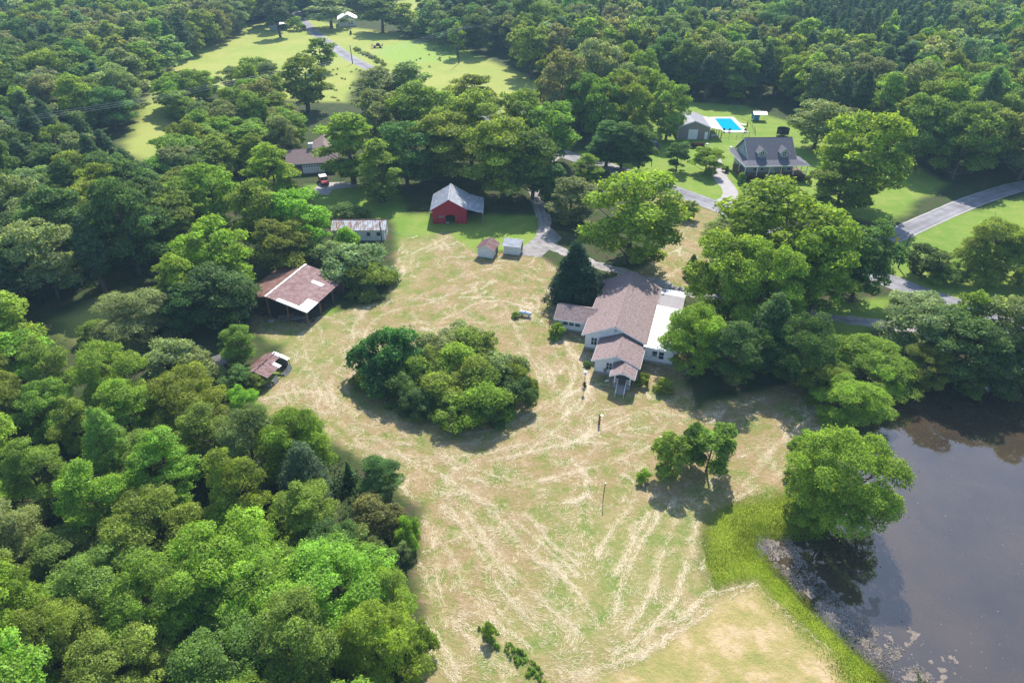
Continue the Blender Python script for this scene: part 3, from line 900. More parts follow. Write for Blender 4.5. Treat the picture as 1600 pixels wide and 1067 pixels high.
fam('tall_far', 4, shape='tall', H=17, Rr=4.0, base=0.15, nl=58, lr=1.15, lpl=75, leaf=0.38, limbs=5, masses=8)
fam('pine_near', 2, shape='pine', H=14, Rr=3.4, base=0.18, nl=130, lr=0.75, lpl=190, leaf=0.24, aspect=0.16, mat_='needle', bark='pinebark', limbs=30, flat=0.7, spiky=0.3)
fam('pine_mid', 4, shape='pine', H=18, Rr=3.4, base=lambda i: 0.25 + 0.05 * i, nl=100, lr=0.85, lpl=110, leaf=0.36, aspect=0.2, mat_='needle', bark='pinebark', limbs=16, spiky=0.3)
fam('pine_far', 4, shape='pine', H=18, Rr=3.0, base=0.3, nl=45, lr=1.0, lpl=60, leaf=0.55, aspect=0.28, mat_='needle', bark='pinebark', limbs=6, spiky=0.25)
fam('cedar', 3, shape='cone', H=10, Rr=3.6, base=0.03, nl=150, lr=0.8, lpl=260, leaf=0.18, aspect=0.3, mat_='needle', limbs=6, flat=1.0, spiky=0.25)
fam('bush', 6, shape='dome', H=3.4, Rr=2.4, base=0.0, nl=lambda i: 60 + 4 * i, lr=0.5, lpl=230, leaf=0.095, limbs=6, trunk_r=0.06, flat=0.9, spiky=0.3, masses=6)
fam('feather', 3, shape='dome', H=10, Rr=5.2, base=0.1, nl=130, lr=0.9, lpl=330, leaf=0.2, aspect=0.2, droop=0.12, limbs=30, flat=0.5, spiky=0.3, masses=9)
fam('small', 4, shape='umbrella', H=6.5, Rr=2.2, base=0.1, nl=80, lr=0.5, lpl=200, leaf=0.11, limbs=18, trunk_r=0.13, masses=8)

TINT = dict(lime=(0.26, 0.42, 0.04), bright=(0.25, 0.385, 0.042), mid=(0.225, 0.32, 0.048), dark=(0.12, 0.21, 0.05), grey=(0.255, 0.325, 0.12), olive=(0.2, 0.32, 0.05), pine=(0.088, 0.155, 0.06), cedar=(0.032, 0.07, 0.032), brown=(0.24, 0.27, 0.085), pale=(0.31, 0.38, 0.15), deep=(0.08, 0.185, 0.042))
TNAME = dict(lime="lime green", bright="bright green", mid="mid green", dark="dark green", grey="grey green", olive="olive green", pine="dark", cedar="blackish green", brown="brownish", pale="pale green", deep="deep green")
FAMN = dict(oak='broadleaf_tree', tall='broadleaf_tree', pine='pine_tree', cedar='cedar_tree', bush='shrub', feather='feathery_tree', small='small_tree')

TREES = []      # every tree wanted: family, x, y, H, R, tint, label or None, region
def want(f, x, y, H, Rr, tint, label=None, region=None):
    TREES.append(dict(f=f, x=x, y=y, H=H, R=Rr, t=tint, label=label, region=region))

def at_px(f, u, v, wpx, H, tint, label, cz=0.58, region=None):
    """a tree whose crown is seen centred at (u, v) in the photograph, wpx wide"""
    p = G(u, v, H * cz)
    d = PX(p.x, p.y, H * cz)[2]
    want(f, p.x, p.y, H, wpx * d / CAM_F / 2, tint, label, region)

# the trees one can point at
for a in [
    # thicket island in the field
    ('bush', 640, 562, 84, 4.6, 'grey', "grey green shrub tucked behind the dark round tree in the thicket"),
    ('bush', 670, 568, 80, 4.8, 'mid', "mid green shrub in the left middle of the thicket"),
    ('bush', 720, 566, 84, 5.0, 'bright', "bright shrub in the right middle of the thicket"),
    ('bush', 765, 590, 80, 4.8, 'mid', "mid green shrub behind the big rounded front shrub"),
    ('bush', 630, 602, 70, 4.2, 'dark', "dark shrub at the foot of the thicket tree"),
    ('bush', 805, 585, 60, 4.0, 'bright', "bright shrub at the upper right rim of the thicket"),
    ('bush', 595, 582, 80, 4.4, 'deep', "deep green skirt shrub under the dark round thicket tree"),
    ('bush', 603, 546, 108, 8.0, 'deep', "dense deep green round tree at the left end of the field thicket"),
    ('bush', 572, 592, 50, 2.6, 'mid', "low shrub at the lower left foot of the field thicket"),
    ('bush', 655, 585, 74, 4.6, 'mid', "mid green shrub beside the dark round tree in the thicket"),
    ('bush', 690, 545, 90, 4.8, 'grey', "grey green shrub at the back middle of the field thicket"),
    ('bush', 740, 545, 95, 5.0, 'mid', "spreading shrub at the back of the thicket towards the house"),
    ('bush', 690, 605, 84, 4.6, 'mid', "broad green shrub in the middle of the field thicket"),
    ('bush', 735, 590, 84, 5.0, 'mid', "tallest green shrub at the centre of the field thicket"),
    ('bush', 785, 575, 90, 4.8, 'grey', "greyish green shrub on the house side of the thicket"),
    ('bush', 655, 630, 60, 3.4, 'dark', "low dark shrub on the front left edge of the thicket"),
    ('bush', 705, 638, 70, 3.6, 'mid', "rounded shrub on the shaded front edge of the thicket"),
    ('bush', 755, 625, 92, 5.0, 'bright', "big rounded bright shrub at the front of the thicket"),
    ('bush', 805, 612, 66, 4.2, 'dark', "dark shrub at the right end of the thicket nearest the house"),
    ('bush', 715, 520, 60, 3.4, 'pale', "pale shrub on the far rim of the field thicket"),
    ('bush', 760, 645, 60, 3.0, 'dark', "small dark shrub lowest on the thicket front edge"),
    # round the farmhouse
    ('cedar', 899, 418, 100, 11.5, 'cedar', "big blackish cedar behind the left wing of the farmhouse"),
    ('oak', 988, 332, 150, 18, 'bright', "large bright oak with forked trunk behind the farmhouse"),
    ('oak', 1225, 368, 200, 19, 'lime', "largest bright oak top in the clump right of the farmhouse"),
    ('oak', 1142, 425, 126, 15.5, 'bright', "bright oak nearest the carport in the clump beside the farmhouse"),
    ('oak', 1282, 415, 120, 16.5, 'lime', "bright oak on the right flank of the clump by the farmhouse"),
    ('oak', 1195, 440, 130, 16, 'bright', "bright oak in the heart of the clump by the farmhouse"),
    ('oak', 1092, 522, 96, 10.5, 'bright', "bright oak overhanging the white roof of the farmhouse"),
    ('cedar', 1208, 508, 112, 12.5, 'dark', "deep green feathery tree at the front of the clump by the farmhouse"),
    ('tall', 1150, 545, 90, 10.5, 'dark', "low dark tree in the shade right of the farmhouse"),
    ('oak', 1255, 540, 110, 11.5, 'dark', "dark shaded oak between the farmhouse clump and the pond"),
    ('oak', 1350, 405, 100, 14, 'dark', "round dark oak by the road junction"),
    ('cedar', 1083, 412, 26, 4.6, 'dark', "slim dark evergreen column by the end of the farm drive"),
    ('bush', 870, 514, 27, 2.3, 'bright', "round clipped shrub in front of the left wing windows"),
    ('bush', 1006, 591, 20, 1.9, 'bright', "small round shrub right of the front porch"),
    ('bush', 1038, 601, 30, 2.0, 'bright', "spreading shrub between the porch and the shaded lawn"),
    ('bush', 918, 568, 13, 0.8, 'dark', "tiny dark shrub at the corner of the farmhouse front"),
    ('bush', 806, 492, 14, 0.9, 'bright', "weedy tuft at the end of the propane tank"),
    ('small', 1078, 325, 26, 4.2, 'bright', "little umbrella shaped tree leaning in the mown field by the road"),
    ('feather', 1128, 352, 60, 4.0, 'pale', "pale feathery young tree beyond the oak clump"),
    ('tall', 895, 306, 76, 10.5, 'grey', "loose grey green tree beside the gravel drive"),
    ('tall', 866, 285, 54, 10.0, 'dark', "narrow dark tree where the drive passes the grove"),
    ('tall', 918, 262, 44, 8.0, 'bright', "small bright tree between the drive and the big oak"),
    # front field pair
    ('small', 1050, 704, 56, 6.4, 'mid', "left one of the two dark trees in the open field"),
    ('small', 1112, 695, 72, 7.4, 'mid', "right and larger one of the two dark field trees"),
    ('small', 1086, 692, 44, 6.6, 'dark', "middle stem between the two dark field trees"),
    ('bush', 1005, 742, 22, 1.7, 'bright', "small bright shrub alone in the mown field"),
    # pond side
    ('oak', 1322, 738, 150, 12.5, 'bright', "big round willow oak leaning over the pond edge"),
    ('feather', 1358, 562, 130, 6.5, 'lime', "flat topped lime feathery tree at the head of the pond"),
    ('feather', 1335, 620, 110, 6.0, 'bright', "bright feathery tree on the pond bank above the willow oak"),
    ('feather', 1290, 590, 80, 5.0, 'bright', "small feathery tree behind the pond bank path"),
    ('bush', 1262, 690, 44, 2.6, 'bright', "bright bank shrub left of the willow oak"),
    ('bush', 1262, 795, 55, 2.8, 'bright', "bright shrub between the field and the willow oak"),
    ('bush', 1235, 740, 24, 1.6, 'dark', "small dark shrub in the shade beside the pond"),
    ('bush', 1415, 592, 22, 1.3, 'olive', "small olive shrub at the upper corner of the water"),
    ('oak', 1440, 515, 110, 10, 'grey', "grey green tree at the upper left of the pond shore"),
    ('tall', 1515, 498, 62, 12, 'bright', "bright upright tree on the upper pond shore"),
    ('oak', 1500, 535, 115, 10.5, 'dark', "dark tree leaning over the upper pond shore"),
    ('oak', 1570, 512, 115, 12, 'grey', "grey green tree on the right part of the upper pond shore"),
    ('oak', 1570, 575, 100, 6.5, 'dark', "low dark tree overhanging the right of the pond"),
    ('oak', 1450, 565, 80, 6.5, 'mid', "mid green tree low over the upper pond corner"),
    ('bush', 1520, 600, 50, 2.4, 'olive', "olive shrub dipping into the upper pond"),
    ('oak', 1660, 530, 130, 12, 'mid', "mid green tree past the right end of the pond shore"),
    ('oak', 1448, 405, 60, 6.0, 'dark', "dark shrubby tree on the verge beside the leaning utility pole"),
    ('feather', 1555, 385, 110, 11, 'mid', "tall loose tree standing in the meadow below the side road"),
    ('feather', 1610, 400, 90, 10, 'olive', "loose olive tree at the right of the meadow below the road"),
    ('bush', 1480, 425, 60, 3.4, 'olive', "loose olive shrub between the meadow trees"),
    ('bush', 1440, 470, 80, 3.0, 'pale', "pale shrub by the roadside above the pond wood"),
    # neighbours
    ('oak', 1348, 240, 132, 21, 'bright', "large bright tree in the lawn right of the blue grey house"),
    ('oak', 1318, 285, 90, 13, 'mid', "mid green tree at the foot of the big lawn tree"),
    ('oak', 1282, 190, 90, 13, 'grey', "grey green tree behind the blue grey house"),
    ('small', 1060, 240, 38, 7.5, 'dark', "dark upright yard tree in front of the grey workshop"),
    ('small', 1107, 248, 46, 6.5, 'bright', "open crooked yard tree left of the blue grey house"),
    ('tall', 950, 217, 58, 12.5, 'dark', "left one of three dark trees by the black vehicle"),
    ('tall', 974, 222, 50, 12, 'dark', "middle one of three dark trees by the black vehicle"),
    ('tall', 1002, 226, 52, 12, 'dark', "right one of three dark trees by the black vehicle"),
    ('bush', 1160, 278, 15, 2.4, 'bright', "round shrub at the left corner of the deck"),
    ('bush', 1263, 279, 13, 2.2, 'mid', "round shrub at the right corner of the deck"),
    ('bush', 1134, 263, 12, 1.6, 'brown', "reddish shrub at the side door of the blue grey house"),
    ('bush', 1046, 200, 10, 2.6, 'bright', "shrub against the left wall of the grey workshop"),
    # grove behind the barn
    ('tall', 545, 224, 96, 17, 'bright', "bright tall tree left in the grove by the brown house"),
    ('tall', 592, 258, 72, 15, 'mid', "mid green tree before the brown house garage"),
    ('oak', 632, 232, 100, 16, 'dark', "dark oak in the grove behind the red barn, left part"),
    ('oak', 700, 222, 110, 16, 'mid', "dark oak straight behind the red barn"),
    ('oak', 785, 240, 120, 18, 'mid', "broad dark oak right of the red barn"),
    ('oak', 833, 250, 90, 16, 'dark', "dark oak at the right end of the grove by the drive"),
    ('oak', 735, 195, 110, 19, 'mid', "mid green oak in the second row behind the barn"),
    ('oak', 665, 180, 110, 18, 'mid', "mid green oak at the back of the grove"),
    ('oak', 600, 180, 90, 17, 'grey', "grey green oak at the back left of the grove"),
    ('tall', 640, 135, 70, 17, 'grey', "tall grey green tree beside the far road bend"),
    ('tall', 595, 140, 80, 16, 'grey', "loose grey green tree where the road meets the grove"),
    ('tall', 735, 150, 80, 17, 'mid', "mid green tree at the pasture side of the grove"),
    ('oak', 860, 200, 90, 16, 'olive', "olive green oak at the right back of the grove"),
    ('oak', 805, 185, 90, 17, 'mid', "mid green oak near the pasture corner of the grove"),
    ('tall', 473, 122, 74, 18, 'mid', "tall single tree rising above the pasture left of the grove"),
    ('tall', 500, 80, 44, 13, 'bright', "rounded tree in the pasture left of the county road"),
    # left side
    ('tall', 424, 268, 72, 15, 'bright', "bright tall tree left of the brown house"),
    ('oak', 330, 300, 88, 14, 'bright', "bright green tree behind the left yard clearing"),
    ('oak', 470, 340, 100, 13, 'bright', "bright oak left of the long white shed"),
    ('oak', 405, 335, 90, 14, 'mid', "mid green oak between the shed and the left yard"),
    ('oak', 440, 380, 90, 11, 'mid', "mid green oak overhanging the rusty pole shed"),
    ('oak', 330, 395, 118, 14, 'lime', "lime green oak above the rusty pole shed"),
    ('tall', 275, 440, 70, 12, 'lime', "lime green tree left of the lime oak"),
    ('oak', 345, 460, 110, 10, 'dark', "dark tree below the lime oak beside the pole shed"),
    ('oak', 290, 475, 80, 9, 'deep', "deep green tree in shade left of the pole shed"),
    ('bush', 552, 405, 118, 6.5, 'grey', "large greyish thicket shrub in front of the long white shed"),
    ('bush', 520, 400, 80, 6.0, 'grey', "grey green shrub at the left of the shed thicket"),
    ('bush', 575, 430, 80, 5.0, 'mid', "rounded shrub at the front of the shed thicket"),
    ('bush', 545, 378, 44, 5.5, 'bright', "bright shrub top against the long white shed"),
    ('bush', 542, 330, 60, 3.4, 'dark', "low dark shrub behind the long white shed"),
    ('feather', 215, 490, 130, 8.5, 'grey', "grey willowy tree at the head of the small left clearing"),
    ('bush', 150, 520, 60, 3.0, 'mid', "shrub beside the small left clearing"),
    ('tall', 370, 535, 58, 7.0, 'mid', "mid green tree above the collapsed rusty shed"),
    ('tall', 378, 630, 52, 7.0, 'lime', "pointed lime green sapling below the collapsed rusty shed"),
    ('bush', 370, 590, 60, 3.0, 'dark', "dark shrub in front of the collapsed rusty shed"),
    ('bush', 402, 596, 40, 2.0, 'mid', "low shrub against the collapsed shed wall"),
    ('bush', 270, 555, 90, 5.0, 'pale', "pale leafy shrub tree above the left wood"),
    ('bush', 310, 570, 70, 4.0, 'pale', "pale shrub left of the dark broken shed"),
    # near edge of the left wood
    ('pine', 475, 740, 110, 10.5, 'pine', "dark pine at the field edge of the left wood"),
    ('tall', 593, 740, 70, 6.0, 'dark', "round dark tree on the field edge below the thicket"),
    ('cedar', 544, 735, 22, 3.6, 'dark', "small dark cedar at the field edge"),
    ('bush', 585, 805, 90, 4.4, 'brown', "brownish shrub at the field edge of the left wood"),
    ('bush', 560, 850, 70, 4.0, 'brown', "olive brown shrub below the brownish one"),
    ('bush', 638, 830, 46, 3.4, 'bright', "bright shrub with white blossom at the field edge"),
    ('bush', 625, 865, 36, 2.6, 'grey', "grey green shrub at the foot of the blossoming shrub"),
    ('tall', 610, 930, 80, 7.5, 'bright', "bright leafy tree at the field edge near the bottom"),
    ('feather', 590, 1000, 150, 8.0, 'bright', "feathery drooping tree at the bottom field edge"),
    ('bush', 655, 1000, 60, 4.0, 'bright', "bright shrub right of the feathery tree at the bottom"),
    ('oak', 360, 1040, 180, 8, 'olive', "olive green tree at the bottom of the left wood"),
    ('pine', 165, 690, 80, 12, 'olive', "leaning olive pine among the broadleaf trees of the left wood"),
    ('oak', 505, 850, 90, 6.5, 'dark', "dark small tree inside the left wood edge"),
    ('bush', 765, 985, 24, 2.0, 'bright', "tall weed tuft in the bottom field"),
    # far side
    ('oak', 514, 16, 70, 15, 'grey', "grey green tree at the far road bend"),
    ('oak', 595, 20, 70, 16, 'dark', "dark tree right of the far white house"),
    ('oak', 632, 25, 50, 14, 'mid', "mid green tree second right of the far white house"),
    ('tall', 714, 58, 30, 14, 'mid', "single tree standing in the far bright pasture"),
    ('tall', 432, 22, 40, 18, 'pine', "tall dark tree by the far grey shed"),
    ('bush', 462, 36, 26, 6, 'olive', "shrubby tree beside the far road bend"),
    ('bush', 645, 51, 30, 2.4, 'grey', "grey green clump of tall grass in the far pasture"),
    ('bush', 548, 51, 4, 2.0, 'dark', "lone dark bush below the far white house"),
]:
    at_px(*a)

# the woods: trees filled between the outlines seen in the photograph
WOODS = [
    # polygon (crown centres), heights, spacing, families+tints, what to call the place
    ([(-260, 505), (-40, 510), (25, 520), (60, 578), (140, 588), (230, 600), (300, 610), (350, 640), (385, 690), (440, 690), (520, 755), (545, 800), (530, 860), (540, 920), (520, 980), (560, 1100), (640, 1250), (-300, 1250)],
     (7.5, 12.5), 5.2, [('oak', 'mid', 5), ('oak', 'bright', 4), ('tall', 'bright', 4), ('oak', 'olive', 1), ('tall', 'mid', 5), ('tall', 'lime', 1), ('oak', 'grey', 1)], "the left wood"),
    ([(-300, 250), (0, 200), (60, 190), (150, 225), (205, 262), (235, 290), (250, 340), (235, 390), (205, 400), (150, 415), (60, 432), (0, 450), (-300, 470)],
     (10, 16), 6.4, [('oak', 'mid', 4), ('oak', 'grey', 3), ('pine', 'pine', 4), ('tall', 'dark', 3), ('oak', 'dark', 2), ('tall', 'bright', 1)], "the dark wood beyond the small left clearing"),
    ([(262, 252), (285, 222), (305, 198), (335, 175), (385, 158), (430, 172), (448, 195), (452, 218), (430, 232), (395, 250), (330, 262), (280, 275)],
     (10, 14), 6.5, [('oak', 'grey', 3), ('oak', 'mid', 2), ('tall', 'mid', 2), ('oak', 'olive', 1)], "the belt of trees below the pasture"),
    ([(250, 270), (330, 250), (300, 330), (250, 360), (240, 310)], (9, 12), 6.5, [('oak', 'mid', 2), ('oak', 'olive', 2), ('oak', 'dark', 1)], "the left yard edge"),
    ([(264, 142), (285, 130), (315, 130), (305, 152), (275, 168)], (9, 12), 6, [('tall', 'bright', 2), ('oak', 'mid', 2)], "the gap between two pasture clearings"),
    ([(345, 122), (385, 108), (415, 124), (440, 142), (390, 142)], (10, 13), 6.5, [('oak', 'mid', 2), ('tall', 'grey', 1)], "the lower corner of the big pasture"),
    ([(-500, 230), (-300, 40), (-200, -40), (470, -40), (435, -25), (405, 2), (378, 22), (325, 48), (280, 70), (228, 106), (203, 140), (190, 165), (145, 172), (90, 170), (0, 180)],
     (12, 18), 7.2, [('oak', 'grey', 4), ('oak', 'mid', 3), ('tall', 'mid', 2), ('oak', 'dark', 2), ('tall', 'bright', 1), ('pine', 'pine', 2)], "the upper left forest"),
    ([(850, 130), (900, 105), (960, 110), (1010, 120), (1040, 150), (1050, 175), (1010, 185), (960, 180), (910, 175), (880, 165)],
     (14, 19), 7.0, [('oak', 'grey', 3), ('tall', 'mid', 2), ('oak', 'olive', 2), ('oak', 'mid', 2)], "the stand left of the grey workshop"),
    ([(790, 45), (870, 15), (980, -15), (1100, -45), (1900, -60), (2300, 60), (2300, 300), (1800, 258), (1620, 234), (1520, 230), (1440, 222), (1400, 180), (1330, 160), (1255, 128), (1190, 117), (1110, 120), (1060, 112), (1000, 85), (900, 90), (820, 95)],
     (14, 19), 7.0, [('oak', 'grey', 4), ('oak', 'mid', 3), ('tall', 'mid', 2), ('oak', 'olive', 2), ('tall', 'bright', 2), ('oak', 'dark', 2), ('pine', 'pine', 3)], "the forest behind the pool"),
    ([(655, 15), (700, -5), (780, -35), (900, -45), (860, 10), (780, 55), (740, 60), (690, 45)],
     (13, 18), 7.5, [('oak', 'dark', 4), ('pine', 'pine', 2), ('oak', 'grey', 2)], "the dark wood beyond the far pasture"),
    ([(-100, -40), (250, -60), (480, -60), (455, -5), (430, 20), (400, 0)], (15, 20), 8, [('pine', 'pine', 3), ('oak', 'dark', 2)], "the far wood left of the road"),
    ([(480, -60), (640, -60), (600, 0), (560, 2), (520, -5), (470, 5)], (13, 18), 8, [('oak', 'dark', 2), ('oak', 'grey', 2)], "the trees behind the far white house"),
    ([(620, 42), (690, 52), (685, 60), (625, 52)], (4, 7), 5, [('oak', 'dark', 1)], "the hedge across the far pasture"),
]
PINEY = [gpoly(p, 10) for p in ([(-200, 40), (0, 30), (250, 10), (200, -60), (-300, -60)], [(1230, 30), (1330, -20), (1480, 10), (1470, 70), (1380, 85), (1240, 60)], [(980, 20), (1230, -40), (1700, -60), (1230, 10), (1040, 45)])]
placed = [(t['x'], t['y'], t['R']) for t in TREES]
PA = np.array(placed)
for poly, (h0, h1), sp, mix, reg in WOODS:
    P = np.array([tuple(G(u, v, h0 * 0.6)[:2]) for u, v in poly])
    lo, hi = P.min(0), P.max(0)
    wts = np.array([m_[2] for m_ in mix], float)
    wts /= wts.sum()
    n = int((hi[0] - lo[0]) * (hi[1] - lo[1]) / (sp * sp) * 9)
    n = min(n, 60000)
    cx, cyy = rng.uniform(lo[0], hi[0], n), rng.uniform(lo[1], hi[1], n)
    k = sdf(cx, cyy, P) > 0
    cx, cyy = cx[k], cyy[k]
    u_, v_, d_ = PX(cx, cyy, 8.0)
    k = (d_ > 5) & (u_ > -330) & (u_ < 1930) & (v_ > -70) & (v_ < 1290)
    cx, cyy = cx[k], cyy[k]
    grid = {}
    inpine = [np.maximum.reduce([sdf(cx, cyy, q) for q in PINEY]) > 0][0]
    for x, y, pn in zip(cx, cyy, inpine):
        dist = math.hypot(x, y)
        s = sp * (1.0 if not pn else 0.7) * (1 + 0.1 * (dist > 250))
        cell = (int(x // 9), int(y // 9))
        if any((x - a) ** 2 + (y - b) ** 2 < (min(s, q)) ** 2 for i in (-1, 0, 1) for j in (-1, 0, 1) for a, b, q in grid.get((cell[0] + i, cell[1] + j), ())):
            continue
        if len(PA) and np.any((PA[:, 0] - x) ** 2 + (PA[:, 1] - y) ** 2 < (PA[:, 2] * 0.75 + sp * 0.33) ** 2):
            continue
        grid.setdefault(cell, []).append((x, y, s))
        # neighbours of a kind grow together
        q = fnoise(np.array([x]), np.array([y]), 22)[0] * 0.5 + rng.random() * 0.5
        f, t, _ = mix[int(rng.choice(len(mix), p=wts))]
        if pn:
            f, t = ('pine', 'pine') if rng.random() < 0.93 else (f, t)
        H = rng.uniform(h0, h1) * (rng.uniform(1.05, 1.25) if rng.random() < 0.12 else 1)
        Rr = s * rng.uniform(0.66, 1.0) * {'oak': 1.0, 'tall': 0.85, 'pine': 0.72}[f]
        want(f, x, y, H, Rr, t, None, reg)
print("trees", len(TREES))

# nearest 290 of a kind stand as things; the rest of the far forest is one mass
for t in TREES:
    t['d'] = math.sqrt(t['x'] ** 2 + t['y'] ** 2 + CAM_H ** 2)
    u, v, dd = PX(t['x'], t['y'], t['H'] * 0.7)
    t['u'], t['v'] = u, v
    m_ = 1.15 * t['H'] * CAM_F / dd
    t['in'] = -m_ < u < 1600 + m_ and -m_ < v < 1067 + m_ and dd > 1
cnt = {}
order = sorted(TREES, key=lambda t: (t['label'] is None, not t['in'], t['d']))
far = []
single = []
for t in order:
    k = FAMN[t['f']]
    lim = 292 if k == 'broadleaf_tree' else 290
    if t['label'] is None and (cnt.get(k, 0) >= lim):
        far.append(t)
        continue
    if t['label'] is None and not t['in']:
        far.append(t)
        continue
    cnt[k] = cnt.get(k, 0) + 1
    single.append(t)
print("single", cnt, "far", len(far))

LAND = [("the small clearing", G(130, 490)), ("the collapsed rusty shed", G(415, 570)), ("the rusty pole shed", G(450, 455)), ("the brown house", G(490, 260)), ("the grey workshop", G(1085, 200)),
        ("the pool", G(1140, 195)), ("the blue grey house", G(1205, 250)), ("the side road", G(1500, 320)), ("the far white house", G(555, 35)), ("the far road", G(560, 95)), ("the bright pasture", G(820, 130)),
        ("the upper clearing", G(230, 215)), ("the blue canopy", G(1185, 180)), ("the brownish shrub", G(580, 830)), ("the feathery edge tree", G(590, 1020)), ("the field edge pine", G(475, 770)), ("the willowy grey tree", G(215, 510))]
SZ = lambda t: ("low" if t['H'] < 9 else "middling" if t['H'] < 11.5 else "tall" if t['H'] < 15.5 else "towering")
KN = dict(oak="round broadleaf", tall="slender broadleaf", pine="pine", feather="feathery", cedar="cedar", bush="shrub", small="small")
def auto_label(t):
    c = min(LAND, key=lambda L: (L[1].x - t['x']) ** 2 + (L[1].y - t['y']) ** 2)
    d = math.hypot(c[1].x - t['x'], c[1].y - t['y'])
    dx, dy = t['x'] - c[1].x, t['y'] - c[1].y
    side = ("beyond" if dy > 0 else "in front of") if abs(dy) > abs(dx) else ("right of" if dx > 0 else "left of")
    near_ = "close " if d < 28 else "" if d < 70 else "far "
    return f"{SZ(t)} {TNAME[t['t']]} {KN[t['f']]} {near_}{side} {c[0]}"
by = {}
for t in single:
    if t['label'] is None:
        t['label'] = auto_label(t)
        by.setdefault(t['label'], []).append(t)
ORD = ["first", "second", "third", "fourth", "fifth", "sixth", "seventh", "eighth", "ninth", "tenth", "eleventh", "twelfth", "thirteenth", "fourteenth", "fifteenth", "sixteenth", "seventeenth", "eighteenth", "nineteenth", "twentieth"]
for lb, ts in by.items():
    if len(ts) == 1:
        continue
    ts.sort(key=lambda t: -t['v'])
    rows = [ts] if len(ts) <= 12 else [ts[i:i + 10] for i in range(0, len(ts), 10)]
    for r_, row in enumerate(rows):
        row.sort(key=lambda t: t['u'])
        for i, t in enumerate(row):
            pos = "leftmost" if i == 0 and len(row) > 1 else "rightmost" if i == len(row) - 1 and len(row) > 1 else f"{ORD[i]} from left"
            t['label'] = lb + (f", {ORD[r_]} row back" if len(rows) > 1 else "") + ", " + pos + (" of its look" if len(rows) == 1 and "most" in pos and len(lb.split()) < 13 else "")

def lod(f, d):
    if f in ('oak', 'tall', 'pine'):
        return f + ('_near' if d < 118 else '_mid' if d < 270 else '_far')
    return f
for t in single:
    pr = PROTO[lod(t['f'], t['d'])]
    p = pr[rnd.randrange(len(pr))]
    k = FAMN[t['f']]
    grp = {'broadleaf_tree': "broadleaf trees of the woods and yards", 'pine_tree': "pine trees", 'cedar_tree': "cedars", 'shrub': "shrubs", 'feathery_tree': "feathery trees", 'small_tree': "small trees"}[k]
    if t['region']:
        grp = {'broadleaf_tree': "broadleaf trees in ", 'pine_tree': "pine trees in "}[k] + t['region']
    e = thing(k, t['label'], "shrub" if k == 'shrub' else "tree", (t['x'], t['y'], 0), rnd.uniform(0, 6.28), grp)
    e.scale = (t['R'] / p['R'], t['R'] / p['R'] * rnd.uniform(0.92, 1.08), t['H'] / p['H'])
    c = place("crown", p['crown'], e)
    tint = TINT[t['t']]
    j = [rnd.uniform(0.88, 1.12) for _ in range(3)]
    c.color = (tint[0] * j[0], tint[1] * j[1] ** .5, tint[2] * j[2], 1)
    place("trunk", p['trunk'], e)
    t['o'] = e
    t['crown_o'] = c

